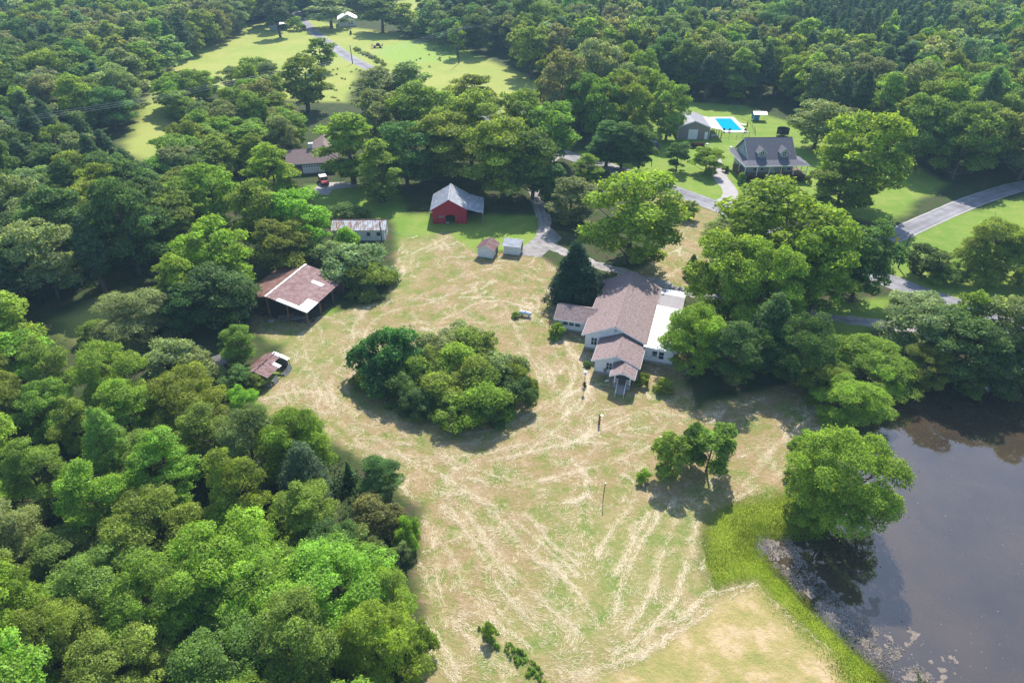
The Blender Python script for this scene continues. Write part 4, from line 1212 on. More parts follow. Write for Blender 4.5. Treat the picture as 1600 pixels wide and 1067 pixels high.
# the mass of the far forest: instances of standing crowns over points
def far_forest(ts):
    src, keys = [], {}
    for t in single:                       # one standing far or mid tree for each family and tint
        l = lod(t['f'], t['d'])
        if l.endswith(('_far', '_mid')):
            if keys.get((t['f'], t['t'], l), 0) < 1:
                keys[(t['f'], t['t'], l)] = keys.get((t['f'], t['t'], l), 0) + 1
                src.append(t)
    def pick(t):
        c = [i for i, s in enumerate(src) if s['f'] == t['f'] and s['t'] == t['t']] or [i for i, s in enumerate(src) if s['f'] == t['f']]
        return c[rnd.randrange(len(c))]
    n = len(ts)
    ids = [pick(t) for t in ts]
    me = bpy.data.meshes.new("far_forest")
    me.vertices.add(n)
    me.vertices.foreach_set("co", np.array([(t['x'], t['y'], 0) for t in ts], np.float32).ravel())
    a = me.attributes.new("pick", 'INT', 'POINT'); a.data.foreach_set("value", np.array(ids, np.int32))
    sc = []
    for t, i in zip(ts, ids):
        s = src[i]
        m_ = next(p for p in PROTO[lod(s['f'], s['d'])] if p['crown'] == s['crown_o'].data)
        sc.append((t['R'] / m_['R'], t['R'] / m_['R'], t['H'] / m_['H']))
    a = me.attributes.new("size", 'FLOAT_VECTOR', 'POINT'); a.data.foreach_set("vector", np.array(sc, np.float32).ravel())
    tc = []
    for t in ts:
        c_ = TINT[t['t']]
        tc.append((c_[0] * rnd.uniform(.85, 1.15), c_[1] * rnd.uniform(.92, 1.08), c_[2] * rnd.uniform(.8, 1.2), 1))
    a = me.attributes.new("tint", 'FLOAT_COLOR', 'POINT'); a.data.foreach_set("color", np.array(tc, np.float32).ravel())
    a = me.attributes.new("turn", 'FLOAT', 'POINT'); a.data.foreach_set("value", rng.uniform(0, 6.28, n).astype(np.float32))
    o = place("far_forest", me)
    tag(o, "distant mixed forest that reads as one mass of crowns", kind="stuff")
    ng = bpy.data.node_groups.new("far_forest", 'GeometryNodeTree')
    ng.interface.new_socket("Geometry", in_out='INPUT', socket_type='NodeSocketGeometry')
    ng.interface.new_socket("Geometry", in_out='OUTPUT', socket_type='NodeSocketGeometry')
    N = ng.nodes
    gi, go = N.new("NodeGroupInput"), N.new("NodeGroupOutput")
    m2p = N.new("GeometryNodeMeshToPoints")
    ng.links.new(gi.outputs[0], m2p.inputs[0])
    def named(nm, typ):
        q = N.new("GeometryNodeInputNamedAttribute")
        q.data_type = typ
        q.inputs["Name"].default_value = nm
        return q.outputs[0]
    pick_, size_ = named("pick", 'INT'), named("size", 'FLOAT_VECTOR')
    cmb = N.new("ShaderNodeCombineXYZ")
    ng.links.new(named("turn", 'FLOAT'), cmb.inputs[2])
    iop = N.new("GeometryNodeJoinGeometry")
    for i, s in enumerate(src):
        oi = N.new("GeometryNodeObjectInfo")
        oi.inputs["Object"].default_value = s['crown_o']
        oi.inputs["As Instance"].default_value = True
        oi.transform_space = 'ORIGINAL'
        cmp_ = N.new("FunctionNodeCompare")
        cmp_.data_type, cmp_.operation = 'INT', 'EQUAL'
        isock = [q for q in cmp_.inputs if q.type == 'INT']
        ng.links.new(pick_, isock[0])
        isock[1].default_value = i
        ip = N.new("GeometryNodeInstanceOnPoints")
        ng.links.new(m2p.outputs[0], ip.inputs["Points"])
        ng.links.new(cmp_.outputs[0], ip.inputs["Selection"])
        ng.links.new(oi.outputs["Geometry"], ip.inputs["Instance"])
        ng.links.new(size_, ip.inputs["Scale"])
        ng.links.new(cmb.outputs[0], ip.inputs["Rotation"])
        ng.links.new(ip.outputs[0], iop.inputs[0])
    ng.links.new(iop.outputs[0], go.inputs[0])
    md = o.modifiers.new("scatter", 'NODES')
    md.node_group = ng
    return o
if far:
    far_forest(far)

# low weeds of the pasture and undergrowth under the woods: countless, so one mass each
def leaf_mass(name, label, xs, ys, hs, rs, tint, per, leaf):
    g = rng
    V, T = [], []
    for x, y, h, r in zip(xs, ys, hs, rs):
        n = per
        d = g.normal(size=(n, 3)); d[:, 2] = np.abs(d[:, 2]); d /= np.linalg.norm(d, axis=1)[:, None]
        p = np.array((x, y, 0)) + d * (r, r, h) * (0.5 + 0.5 * g.random(n)[:, None])
        u = g.normal(size=(n, 3)); u /= np.linalg.norm(u, axis=1)[:, None]
        w_ = np.cross(d, u); w_ /= np.linalg.norm(w_, axis=1)[:, None] + 1e-9
        s = leaf * g.uniform(.6, 1.4, n)[:, None]
        V.append(np.stack([p - u * s, p + w_ * s * .6, p + u * s, p - w_ * s * .6], 1).reshape(-1, 3))
        T.append(np.clip(g.normal(1, .2, n), .4, 1.7))
    V = np.concatenate(V)
    me = npmesh(name, V, np.arange(len(V)).reshape(-1, 4), M['leaf'], {"tone": ('FACE', 'FLOAT', np.concatenate(T))})
    o = place(name, me)
    o.color = (*tint, 1)
    return tag(o, label, kind="stuff")
ux, uy = scatter(gpoly([(480, 100), (570, 105), (610, 130), (560, 165), (490, 165)]), 50)
vx, vy = scatter(gpoly([(640, 95), (690, 70), (720, 85), (700, 105), (650, 110)]), 40)
ux, uy = np.concatenate([ux, vx]), np.concatenate([uy, vy])
k = len(ux)
leaf_mass("pasture_weeds", "scattered tufts of weeds in the far pasture", ux, uy, rng.uniform(.3, .9, k), rng.uniform(.3, .9, k), (0.18, 0.22, 0.08), 40, 0.2)
ux, uy = along([np.asarray(p) for p in gpoly([(548, 78), (575, 92), (596, 104)])], 60, 0.5, 3.0)
k = len(ux)
leaf_mass("roadside_weeds", "row of tall weeds along the far road", ux, uy, rng.uniform(.6, 1.6, k), rng.uniform(.6, 1.2, k), (0.16, 0.21, 0.08), 50, 0.25)
ux, uy = along([np.asarray(p) for p in gpoly([(755, 975), (775, 1000), (810, 1025), (850, 1067), (870, 1090)])], 75, -0.6, 0.6)
k = len(ux)
leaf_mass("field_weeds", "strip of tall green weeds in the bottom field", ux, uy, rng.uniform(.15, .6, k), rng.uniform(.15, .4, k), (0.17, 0.28, 0.03), 50, 0.09)
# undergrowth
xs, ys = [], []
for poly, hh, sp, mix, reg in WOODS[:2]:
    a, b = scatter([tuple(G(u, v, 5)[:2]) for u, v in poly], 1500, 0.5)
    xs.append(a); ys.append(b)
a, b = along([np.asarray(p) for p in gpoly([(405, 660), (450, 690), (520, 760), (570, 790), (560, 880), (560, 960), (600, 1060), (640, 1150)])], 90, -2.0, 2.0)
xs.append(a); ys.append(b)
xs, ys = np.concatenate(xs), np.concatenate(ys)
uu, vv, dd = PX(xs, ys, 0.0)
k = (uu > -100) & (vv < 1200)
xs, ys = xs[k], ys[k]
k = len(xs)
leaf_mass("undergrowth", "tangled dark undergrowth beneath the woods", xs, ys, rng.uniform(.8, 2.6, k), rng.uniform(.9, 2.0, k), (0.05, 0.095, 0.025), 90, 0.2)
# ------------------------------------------------------------------ buildings
def frame(x, y, deg):
    return (x, y, 0), R(deg)

_win_cache = {}
def window(parent, x, y, z, w_, h_, face=0.0, mull=1, bars=1, name="window", fm='white', label=None):
    """a framed window whose outside faces local -y when face = 0; face in degrees; centre at (x, y, z)"""
    key = (w_, h_, mull, bars, fm)
    if key not in _win_cache:
        t = 0.09
        f = MB()
        f.box(-w_ / 2 - t, w_ / 2 + t, -0.06, 0.02, h_ / 2, h_ / 2 + t)
        f.box(-w_ / 2 - t, w_ / 2 + t, -0.08, 0.02, -h_ / 2 - t, -h_ / 2)
        f.box(-w_ / 2 - t, -w_ / 2, -0.06, 0.02, -h_ / 2, h_ / 2)
        f.box(w_ / 2, w_ / 2 + t, -0.06, 0.02, -h_ / 2, h_ / 2)
        for i in range(1, mull + 1):
            q = -w_ / 2 + w_ * i / (mull + 1)
            f.box(q - .035, q + .035, -0.05, 0.02, -h_ / 2, h_ / 2)
        for i in range(1, bars + 1):
            q = -h_ / 2 + h_ * i / (bars + 1)
            f.box(-w_ / 2, w_ / 2, -0.045, 0.018, q - .025, q + .025)
        g = MB().box(-w_ / 2, w_ / 2, -0.02, 0.015, -h_ / 2, h_ / 2)
        _win_cache[key] = (f.mesh("window_frame", M[fm]), g.mesh("window_pane", M['glass']))
    a, b = _win_cache[key]
    o = place(name, a, parent, (x, y, z), R(face))
    place("pane", b, o)
    if label:
        o["label"] = label
    return o

def gable_roof(parent, x0, x1, y0, y1, ze, zr, ridge='y', m='shingle', t=0.16, rx=None, trim='white', name="roof_slope", cap=True):
    """two slopes; ridge runs along 'y' (or 'x'); x0..y1 are the eave lines with overhang"""
    if ridge == 'y':
        c = (x0 + x1) / 2 if rx is None else rx
        A = [((x0, y0, ze), (c - .002, y0, zr), (c - .002, y1, zr), (x0, y1, ze)), ((c + .002, y0, zr), (x1, y0, ze), (x1, y1, ze), (c + .002, y1, zr))]
        A[0] = A[0][0], A[0][1], A[0][2], A[0][3]
    else:
        c = (y0 + y1) / 2 if rx is None else rx
        A = [((x0, y0, ze), (x1, y0, ze), (x1, c - .002, zr), (x0, c - .002, zr)), ((x0, c + .002, zr), (x1, c + .002, zr), (x1, y1, ze), (x0, y1, ze))]
    for q in A:
        MB().slab(*q, t).build(name, M[m], parent)
    # white barge boards on the gable ends and fascia on the eaves
    b = MB()
    e = 0.03
    if ridge == 'y':
        for yy, s in ((y0, -1), (y1, 1)):
            for xa, xb in ((x0, c), (c, x1)):
                za, zb = (ze, zr) if xa == x0 else (zr, ze)
                ya, yb = (yy - e, yy - 0.004) if s < 0 else (yy + 0.004, yy + e)
                b.prism([(xa, za - 0.22), (xb, zb - 0.22), (xb, zb - .02), (xa, za - .02)], 'y', ya, yb)
        b.box(x0 - e, x0 - .004, y0, y1, ze - .2, ze - .02)
        b.box(x1 + .004, x1 + e, y0, y1, ze - .2, ze - .02)
    else:
        for xx, s in ((x0, -1), (x1, 1)):
            for ya, yb in ((y0, c), (c, y1)):
                za, zb = (ze, zr) if ya == y0 else (zr, ze)
                xa, xb = (xx - e, xx - 0.004) if s < 0 else (xx + 0.004, xx + e)
                b.prism([(ya, za - 0.22), (yb, zb - 0.22), (yb, zb - .02), (ya, za - .02)], 'x', xa, xb)
        b.box(x0, x1, y0 - e, y0 - .004, ze - .2, ze - .02)
        b.box(x0, x1, y1 + .004, y1 + e, ze - .2, ze - .02)
    if trim:
        b.build("barge_board", M[trim], parent)
    if cap:
        r = MB()
        if ridge == 'y':
            r.prism([(c - .16, zr - .16 * (zr - ze) / (c - x0) + .01), (c, zr + .015), (c + .16, zr - .16 * (zr - ze) / (x1 - c) + .01), (c, zr + .045)], 'y', y0, y1)
        else:
            r.prism([(c - .16, zr - .16 * (zr - ze) / (c - y0) + .01), (c, zr + .015), (c + .16, zr - .16 * (zr - ze) / (y1 - c) + .01), (c, zr + .045)], 'x', x0, x1)
        r.build("ridge_cap", M[m], parent)

def gable_wall(parent, x0, x1, y0, y1, zw, zr, ridge='y', m='siding', z0=0.0, name="wall", rx=None):
    mb = MB()
    if ridge == 'y':
        c = (x0 + x1) / 2 if rx is None else rx
        mb.prism([(x0, z0), (x1, z0), (x1, zw), (c, zr), (x0, zw)], 'y', y0, y1)
    else:
        c = (y0 + y1) / 2 if rx is None else rx
        mb.prism([(y0, z0), (y1, z0), (y1, zw), (c, zr), (y0, zw)], 'x', x0, x1)
    return mb.build(name, M[m], parent)

def roof_sheets(parent, e0, e1, r1, r0, nx_, ny_, pick, name="roof_sheet", rib=0.035, ribs=3, ragged=0.0, lap=0.12):
    """corrugated sheets laid in nx_ columns and ny_ rows on the slope between eave e0-e1 and ridge r0-r1; pick(i, j) names the material, None leaves a hole"""
    e0, e1, r0 = Vector(e0), Vector(e1), Vector(r0)
    U, V = (e1 - e0) / nx_, (r0 - e0) / ny_
    n = U.cross(V).normalized()
    mb = MB()
    prof = []
    for k in range(ribs):
        a = k / ribs
        prof += [(a, 0), (a + .25 / ribs, rib), (a + .5 / ribs, 0)]
    prof.append((1.0, 0))
    vs = []
    for s in (0, 1):
        vv = V * (1 + lap) * s if s else V * 0
        for a, h in prof:
            vs.append(U * a + vv + n * h)
    k = len(prof)
    fs = [(i, i + 1, k + i + 1, k + i) for i in range(k - 1)]
    mb.add(vs, fs)
    me = mb.mesh(name, M['rust'])
    for j in range(ny_):
        for i in range(nx_):
            c = pick(i, j)
            if c is None:
                continue
            p = e0 + U * i + V * j + n * (0.012 + 0.010 * ((ny_ - j) % 2) + 0.004 * (i % 2))
            o = place(name, me, parent, p)
            if ragged:
                o.rotation_euler = (rnd.uniform(-ragged, ragged), rnd.uniform(-ragged, ragged), rnd.uniform(-ragged, ragged))
            if c != 'rust':
                o.material_slots[0].link = 'OBJECT'
                o.material_slots[0].material = M[c]

# ---- the farmhouse
fl, fr = frame(11.4, 88.5, -17)
fh = thing("farmhouse", "white farmhouse with brown shingle gables, white flat annex and front porch", "house", fl, fr)
MB().box(0.03, 8.97, 0.03, 17.4, -0.3, 0.45).build("foundation", M['block'], fh)
gable_wall(fh, 0, 9.0, 0, 17.4, 3.0, 5.05, z0=0.45)
gable_roof(fh, -0.55, 9.5, -0.6, 17.9, 2.95, 5.3)
gable_wall(fh, 2.7, 8.85, -5.8, -0.003, 2.65, 3.85, z0=0.45)
MB().box(2.73, 8.82, -5.77, -0.01, -0.3, 0.44).build("foundation", M['block'], fh)
gable_roof(fh, 2.2, 9.3, -6.45, -0.09, 2.6, 4.1)
gable_wall(fh, -5.3, -0.003, 4.4, 8.4, 2.45, 3.5, ridge='x', z0=0.35)
MB().box(-5.27, -0.01, 4.43, 8.37, -0.3, 0.34).build("foundation", M['block'], fh)
gable_roof(fh, -6.0, 0.62, 3.6, 8.9, 2.4, 3.72, ridge='x', rx=6.3)
MB().box(9.003, 13.5, -0.7, 11.4, 0.4, 2.62).build("annex_wall", M['siding'], fh)
MB().box(9.02, 13.47, -0.67, 11.37, -0.3, 0.39).build("foundation", M['block'], fh)
MB().slab((9.0, -1.1, 3.0), (13.9, -1.1, 2.72), (13.9, 11.8, 2.72), (9.0, 11.8, 3.0), 0.14).build("annex_roof", M['whiteroof'], fh)
MB().box(9.0, 13.93, -1.13, -1.104, 2.5, 2.72).build("fascia_board", M['white'], fh)
MB().slab((9.55, 11.9, 2.6), (13.6, 11.9, 2.4), (13.6, 16.6, 2.4), (9.55, 16.6, 2.6), 0.1).build("carport_roof", M['greyroof'], fh)
roof_sheets(fh, (13.7, 16.7, 2.3), (13.7, 18.6, 2.3), (9.6, 18.6, 2.5), (9.6, 16.7, 2.5), 3, 2, lambda i, j: 'galv', name="carport_sheet")
for x, y in ((13.4, 12.2), (13.4, 16.2), (13.4, 18.3), (9.9, 18.3)):
    MB().box(x - .07, x + .07, y - .07, y + .07, 0, 2.3).build("carport_post", M['white'], fh)
# windows
window(fh, 1.35, -0.02, 1.75, 0.85, 1.25)
window(fh, -4.2, 4.38, 1.5, 0.8, 0.75, mull=0)
window(fh, -3.2, 4.38, 1.5, 0.8, 0.75, mull=0)
window(fh, -2.2, 4.38, 1.5, 0.8, 0.75, mull=0)
for x in (10.75, 11.75):
    window(fh, x, -0.72, 1.6, 0.72, 1.25, mull=0)
ac = MB().box(10.42, 11.08, -1.15, -0.79, 1.0, 1.38).box(10.46, 11.04, -1.165, -1.151, 1.05, 1.33).build("window_air_conditioner", M['oldwhite'], fh)
window(fh, 4.75, -5.82, 1.7, 0.8, 1.15, label="window beside the porch with pale blind")
v = MB().lathe([(0.0, 0), (0.24, 0), (0.24, 0.06), (0.0, 0.06)], n=12).build("gable_vent", M['galvold'], fh)
v.location, v.rotation_euler = (4.5, -0.01, 4.2), (R(90), 0, 0)
MB().box(-0.06, 0.04, -0.06, 0.04, 0.45, 2.9).build("corner_board", M['white'], fh)
MB().box(2.64, 2.74, -5.86, -5.76, 0.45, 2.5).build("corner_board", M['white'], fh)
MB().box(4.05, 4.5, -6.2, -5.82, 0.75, 1.2).build("meter_box", M['greyroof'], fh)
MB().tube([(8.9, -5.9, 2.5), (8.92, -5.9, 0.2)], 0.05, 6).build("downspout", M['white'], fh)
# front porch
po = place("porch_deck", MB().box(5.95, 8.3, -8.55, -5.81, 0.0, 0.72).mesh("porch_deck", M['block']), fh)
MB().box(5.9, 8.35, -8.6, -5.81, 0.722, 0.8).build("porch_boards", M['greywood'], po)
gable_roof(fh, 5.35, 8.95, -9.2, -5.75, 2.5, 3.35, name="porch_roof_slope")
MB().prism([(5.75, 2.5), (8.55, 2.5), (7.15, 3.2)], 'y', -8.62, -8.5).build("porch_gable", M['white'], fh)
for x in (6.02, 8.24):
    MB().box(x - .07, x + .07, -8.5, -8.36, 0.8, 2.5).build("porch_post", M['white'], fh)
MB().box(6.7, 7.6, -5.85, -5.805, 0.8, 2.75).build("front_door", M['greyroof'], fh)
rl = MB()
for xa, xb in ((6.05, 6.6), (7.7, 8.2)):
    rl.box(xa, xb, -8.47, -8.41, 1.6, 1.66); rl.box(xa, xb, -8.47, -8.41, 0.92, 0.98)
    for q in np.arange(xa + .05, xb, .13):
        rl.box(q - .018, q + .018, -8.46, -8.42, 0.98, 1.6)
for x in (6.02, 8.24):
    rl.box(x - .03, x + .03, -8.35, -5.9, 1.6, 1.66)
    rl.box(x - .03, x + .03, -8.35, -5.9, 0.92, 0.98)
    for q in np.arange(-8.25, -5.9, .15):
        rl.box(x - .018, x + .018, q - .018, q + .018, .98, 1.6)
rl.build("porch_railing", M['white'], fh)
for i in range(4):
    MB().box(6.62, 7.68, -8.62 - 0.32 * (i + 1), -8.62 - 0.32 * i + .002, 0.0, 0.64 - 0.16 * i).build("step", M['concrete'], fh)
for x in (6.55, 7.75):
    hr = MB().tube([(x, -8.45, 1.6), (x, -10.6, 0.75), (x, -10.6, 0.0)], 0.045, 6)
    hr.tube([(x, -9.5, 1.19), (x, -9.5, 0.0)], 0.035, 6)
    hr.build("stair_handrail", M['white'], fh)
p = fh.matrix_basis @ Vector((4.6, -7.6, 0))
bk = thing("white_bucket", "white bucket lying in the shade left of the farmhouse porch", "bucket", (p.x, p.y, 0.16), 0.4)
b = MB().lathe([(0.0, 0), (0.13, 0), (0.16, 0.55), (0.145, 0.55), (0.12, 0.03), (0.0, 0.03)], n=14).build("bucket_body", M['white'], bk)
b.rotation_euler = (0, R(88), 0)
h = MB().tube([(0.5, -.16, 0.0), (0.62, -.1, 0.06), (0.66, 0, 0.09), (0.62, .1, .06), (0.5, .16, 0)], 0.012, 5).build("handle", M['chrome'], bk)

# propane tank
p = G(822, 494)
tk = thing("propane_tank", "pale blue grey propane tank lying in the mown field", "tank", (p.x - .1, p.y, 0), R(-20))
tk.scale = (.74, .74, .74)
prof = [(0.02, -1.5), (0.25, -1.46), (0.4, -1.32), (0.47, -1.1), (0.48, 1.1), (0.4, 1.32), (0.25, 1.46), (0.02, 1.5)]
b = MB().lathe(prof, n=20).build("tank_body", M['tank'], tk, smooth=True)
b.location, b.rotation_euler = (0, 0, 0.82), (0, R(90), 0)
for x in (-.8, .8):
    MB().box(x - .1, x + .1, -.4, .4, 0, .42).build("tank_foot", M['block'], tk)
MB().lathe([(0.19, 0), (0.19, .2), (0.12, .26), (0, .27)], (0, 0, 1.28), 14).build("valve_dome", M['white'], tk)

# ---- the rusty pole shed
fl, fr = frame(-41.5, 97.6, -18)
ps = thing("pole_shed", "open pole shed with rusty sheet roof patched with white sheets", "shed", fl, fr)
# local x across the gable (to the right), y back; ridge at x = 1.2
RX, ZR, ZE = 1.2, 4.5, 2.75
def ppick(i, j):
    # columns run from front to back, rows from eave up
    if i == 0 and j <= 2:
        return 'galv'
    if i <= 3 and j == 0:
        return 'galv'
    if i == 9 and j == 1:
        return 'galv'
    if i == 8 and j in (1,):
        return 'galv' if rnd.random() < .2 else 'rust'
    return 'rust'
roof_sheets(ps, (8.7, -0.1, ZE), (8.7, 12.0, ZE), (RX, 12.0, ZR), (RX, -0.1, ZR), 14, 4, lambda i, j: ppick(i, j), ribs=2)
roof_sheets(ps, (-4.6, 12.0, 3.0), (-4.6, -0.1, 3.0), (RX, -0.1, ZR), (RX, 12.0, ZR), 14, 3, lambda i, j: 'rustdark' if (i * 7 + j * 3) % 4 else 'rust', ribs=2)
for k in range(6):
    MB().prism([(RX - .24, ZR - .03), (RX, ZR + .06), (RX + .24, ZR - .0), (RX, ZR + .11)], 'y', -0.12 + 2.03 * k, -0.12 + 2.03 * k + 2.01).build("ridge_sheet", M['galv'], ps)
for x, zt in ((8.45, 2.72), (4.9, 3.55), (RX, 4.35), (-4.3, 2.98)):
    for y in (0.1, 4.0, 8.0, 11.6):
        MB().box(x - .09, x + .09, y - .09, y + .09, -0.3, zt).build("post", M['wood'], ps)
for y in (0.1, 4.0, 8.0, 11.6):
    MB().slab((RX, y - .06, ZR - .08), (8.55, y - .06, ZE - .06), (8.55, y + .06, ZE - .06), (RX, y + .06, ZR - .08), .16).build("rafter", M['wood'], ps)
    MB().slab((-4.5, y - .06, 2.94), (RX, y - .06, ZR - .08), (RX, y + .06, ZR - .08), (-4.5, y + .06, 2.94), .16).build("rafter", M['wood'], ps)
for x, z in ((8.45, 2.6), (4.9, 3.5), (-4.3, 2.85)):
    MB().box(x - .05, x + .05, 0.0, 11.9, z, z + .14).build("purlin", M['wood'], ps)
MB().box(-4.4, 8.5, 11.72, 11.8, 0, 2.7).build("back_wall", M['rustdark'], ps)
M['darkdirt'] = mat("bare_shed_floor", (0.11, 0.085, 0.06), (0.07, 0.055, 0.04), 1.2, 0.95)
tag(MB().add([(*(ps.matrix_basis @ Vector(q))[:2], 0.012) for q in ((-4.4, 0.6, 0), (8.4, 0.6, 0), (8.4, 11.7, 0), (-4.4, 11.7, 0))], [(0, 1, 2, 3)]).build("shed_floor", M['darkdirt']), "bare dirt floor under the rusty pole shed", kind="structure")
def world(par, q):
    return par.matrix_basis @ Vector(q)
# timber and junk under it
for i, (x, y, a) in enumerate(((3.2, 1.6, 0.3), (4.3, 1.2, 0.55), (5.6, 1.8, 0.2))):
    q = world(ps, (x, y, 0))
    lb = ("stack of grey boards at the left under the pole shed", "stack of boards in the middle under the pole shed", "short stack of boards at the right under the pole shed")[i]
    st = thing("board_stack", lb, "boards", (q.x, q.y, 0), a, "timber under the pole shed")
    for k in range(5):
        MB().box(-1.3 + rnd.uniform(-.2, .2), 1.3 + rnd.uniform(-.2, .2), -.35 + (k % 2) * .36, -.35 + (k % 2) * .36 + .32, .05 + .11 * (k // 2), .14 + .11 * (k // 2)).build("plank", M['greywood'], st)
q = world(ps, (1.5, -0.3, 0))
tag(MB().lathe([(0, 0), (.5, 0), (.46, .16), (.2, .24), (0, .25)], n=9).build("stone", M['block'], None, loc=(q.x, q.y, 0)), "pale stone by the front post of the pole shed", "stone")

# ---- collapsed little shed with torn rusty roof
fl, fr = frame(-37.4, 79.7, -20)
cs = thing("collapsed_shed", "small collapsing shed with torn rusty roof and pale torn wall", "shed", fl, fr)
roof_sheets(cs, (2.7, -0.3, 1.75), (2.7, 5.0, 1.75), (0.3, 5.0, 2.35), (0.3, -0.3, 2.35), 8, 2, lambda i, j: None if (i, j) in ((6, 0), (5, 0)) else 'galv' if (i, j) in ((4, 0), (7, 0), (7, 1)) else 'rust', ragged=0.05, ribs=2)
roof_sheets(cs, (-1.6, 5.0, 1.6), (-1.6, -0.3, 1.6), (0.3, -0.3, 2.35), (0.3, 5.0, 2.35), 8, 1, lambda i, j: 'rust' if i != 3 else 'rustdark', ragged=0.05, ribs=2)
for x, y, zt, lean in ((2.5, 0, 1.7, .2), (2.5, 2.5, 1.7, .25), (2.55, 4.8, 1.8, .35), (0.3, 0, 2.3, .1), (0.3, 4.8, 2.3, .05), (-1.4, 0, 1.5, 0), (-1.4, 4.8, 1.5, 0)):
    MB().tube([(x + lean, y, -.2), (x, y, zt)], 0.07, 5).build("post", M['greywood'], cs)
MB().slab((1.2, -0.15, 0.05), (2.7, -0.05, 0.05), (1.75, -.12, 1.75), (1.55, -.12, 1.75), 0.04).build("torn_sheet", M['galv'], cs)
for i, (y0, y1, xo, tilt) in enumerate(((0.5, 1.5, 2.75, .15), (2.6, 3.9, 3.0, .3), (4.0, 4.7, 2.8, .1))):
    MB().slab((xo, y0, 1.1 - tilt), (xo + .25, y0 + .1, .1), (xo + .3, y1, .15), (xo + .05, y1, 1.2), .04).build("wall_sheet", M['galvold' if i == 1 else 'galv'], cs)
MB().box(-1.4, 2.3, 4.85, 4.92, 0, 1.5).build("back_wall", M['greywood'], cs)
for x in (-1.0, -.2, .6):
    MB().box(x, x + .7, -0.06, 0.0, 0.0, 1.25 - .2 * abs(x)).build("board", M['rustdark'], cs)
q = G(421, 602)
tag(MB().tube([(0.33 * math.cos(a), 0.33 * math.sin(a), .1) for a in np.linspace(0, 2 * math.pi, 17)], .075, 6, caps=False).build("old_tyre", M['oldwhite'], None, loc=(q.x, q.y, 0)), "pale old tyre lying in the grass by the collapsed shed", "tyre")
q = G(352, 574)
bs = thing("broken_shed", "dark broken shed half buried in shrubs at the left wood", "shed", (q.x, q.y, 0), R(35))
MB().slab((-1.6, -1.2, 1.2), (1.6, -1.2, 1.5), (1.5, 0.6, 2.3), (-1.5, .6, 2.1), .06).build("roof_slope", M['greywood'], bs)
MB().slab((-1.5, .62, 2.1), (1.5, .62, 2.3), (1.6, 2.0, 1.4), (-1.6, 2.0, 1.2), .06).build("roof_slope", M['wood'], bs)
for x in (-1.4, 1.35):
    MB().box(x - .06, x + .06, -1.0, -.88, 0, 1.25).build("post", M['greywood'], bs)
    MB().box(x - .06, x + .06, 1.7, 1.82, 0, 1.2).build("post", M['greywood'], bs)
MB().slab((0.9, -1.3, .1), (1.5, -1.5, 0.15), (1.5, -1.15, 1.3), (1.0, -1.1, 1.3), .03).build("torn_sheet", M['galv'], bs)
MB().box(-1.45, 1.4, 1.84, 1.9, 0, 1.2).build("back_wall", M['rustdark'], bs)

# ---- the red barn
fl, fr = frame(-17.0, 136.4, 1)
rb = thing("red_barn", "red gabled barn with grey tin roof and open lean-to", "barn", fl, fr)
WB, DB, ZB, ZBR = 7.3, 8.6, 3.4, 5.5
cx = WB / 2
# front of upright boards around the doorway
edges = np.linspace(0, WB, 25)
for a, b in zip(edges[:-1], edges[1:]):
    zt = lambda x: ZB + (ZBR - ZB) * (1 - abs(x - cx) / cx)
    z0 = 0.05 + rnd.uniform(0, .08)
    if 2.75 < (a + b) / 2 < 4.75:
        z0 = 2.0 - 0.25 * (abs((a + b) / 2 - 3.75) > .75)
    off = rnd.uniform(0, .02)
    MB().prism([(a + .008, z0), (b - .008, z0), (b - .008, zt(b)), (a + .008, zt(a))], 'y', -off, 0.06 - off).build("board", M['barnred'], rb)
MB().prism([(0, 0), (2.7, 0), (2.7, 2.2), (4.8, 2.2), (4.8, 0), (WB, 0), (WB, ZB), (cx, ZBR - .05), (0, ZB)], 'y', 0.065, 0.10).build("front_lining", M['rustdark'], rb)
MB().box(0, .08, 0.1, DB, 0.05, ZB).build("side_wall", M['barnred'], rb)
MB().box(WB - .08, WB, 0.1, DB, 0.05, ZB).build("side_wall", M['barnred'], rb)
MB().prism([(0, 0), (WB, 0), (WB, ZB), (cx, ZBR), (0, ZB)], 'y', DB, DB + .08).build("back_wall", M['barnred'], rb)
MB().box(1.25, 2.55, -0.05, -0.022, 1.45, 1.85).build("nailed_board", M['greywood'], rb)
sl = (ZBR - ZB) / cx
roof_sheets(rb, (-.45, DB + .4, ZB - .45 * sl + .05), (-.45, -.45, ZB - .45 * sl + .05), (cx, -.45, ZBR + .05), (cx, DB + .4, ZBR + .05), 12, 2, lambda i, j: 'galvold' if (i * 5 + j * 3) % 7 == 0 else 'tinroof')
roof_sheets(rb, (WB + .2, -.45, ZB - .2 * sl + .05), (WB + .2, DB + .4, ZB - .2 * sl + .05), (cx, DB + .4, ZBR + .05), (cx, -.45, ZBR + .05), 12, 2, lambda i, j: 'tinroof')
roof_sheets(rb, (WB + 3.6, -.2, 2.35), (WB + 3.6, DB + .2, 2.35), (WB + .1, DB + .2, ZB - .05), (WB + .1, -.2, ZB - .05), 12, 2, lambda i, j: 'tinroof' if (i + j) % 5 else 'galvold', name="lean_to_sheet")
MB().prism([(cx - .25, ZBR - .02), (cx, ZBR + .1), (cx + .25, ZBR - .02), (cx, ZBR + .15)], 'y', -.47, DB + .42).build("ridge_cap", M['galv'], rb)
for y in (0.1, 2.9, 5.7, 8.4):
    MB().box(WB + 3.3, WB + 3.46, y - .08, y + .08, 0, 2.4).build("lean_to_post", M['greywood'], rb)
MB().box(WB + .1, WB + 3.5, DB, DB + .06, 0, 2.4).build("lean_to_back_wall", M['greywood'], rb)
q = world(rb, (3.2, -0.5, 0))
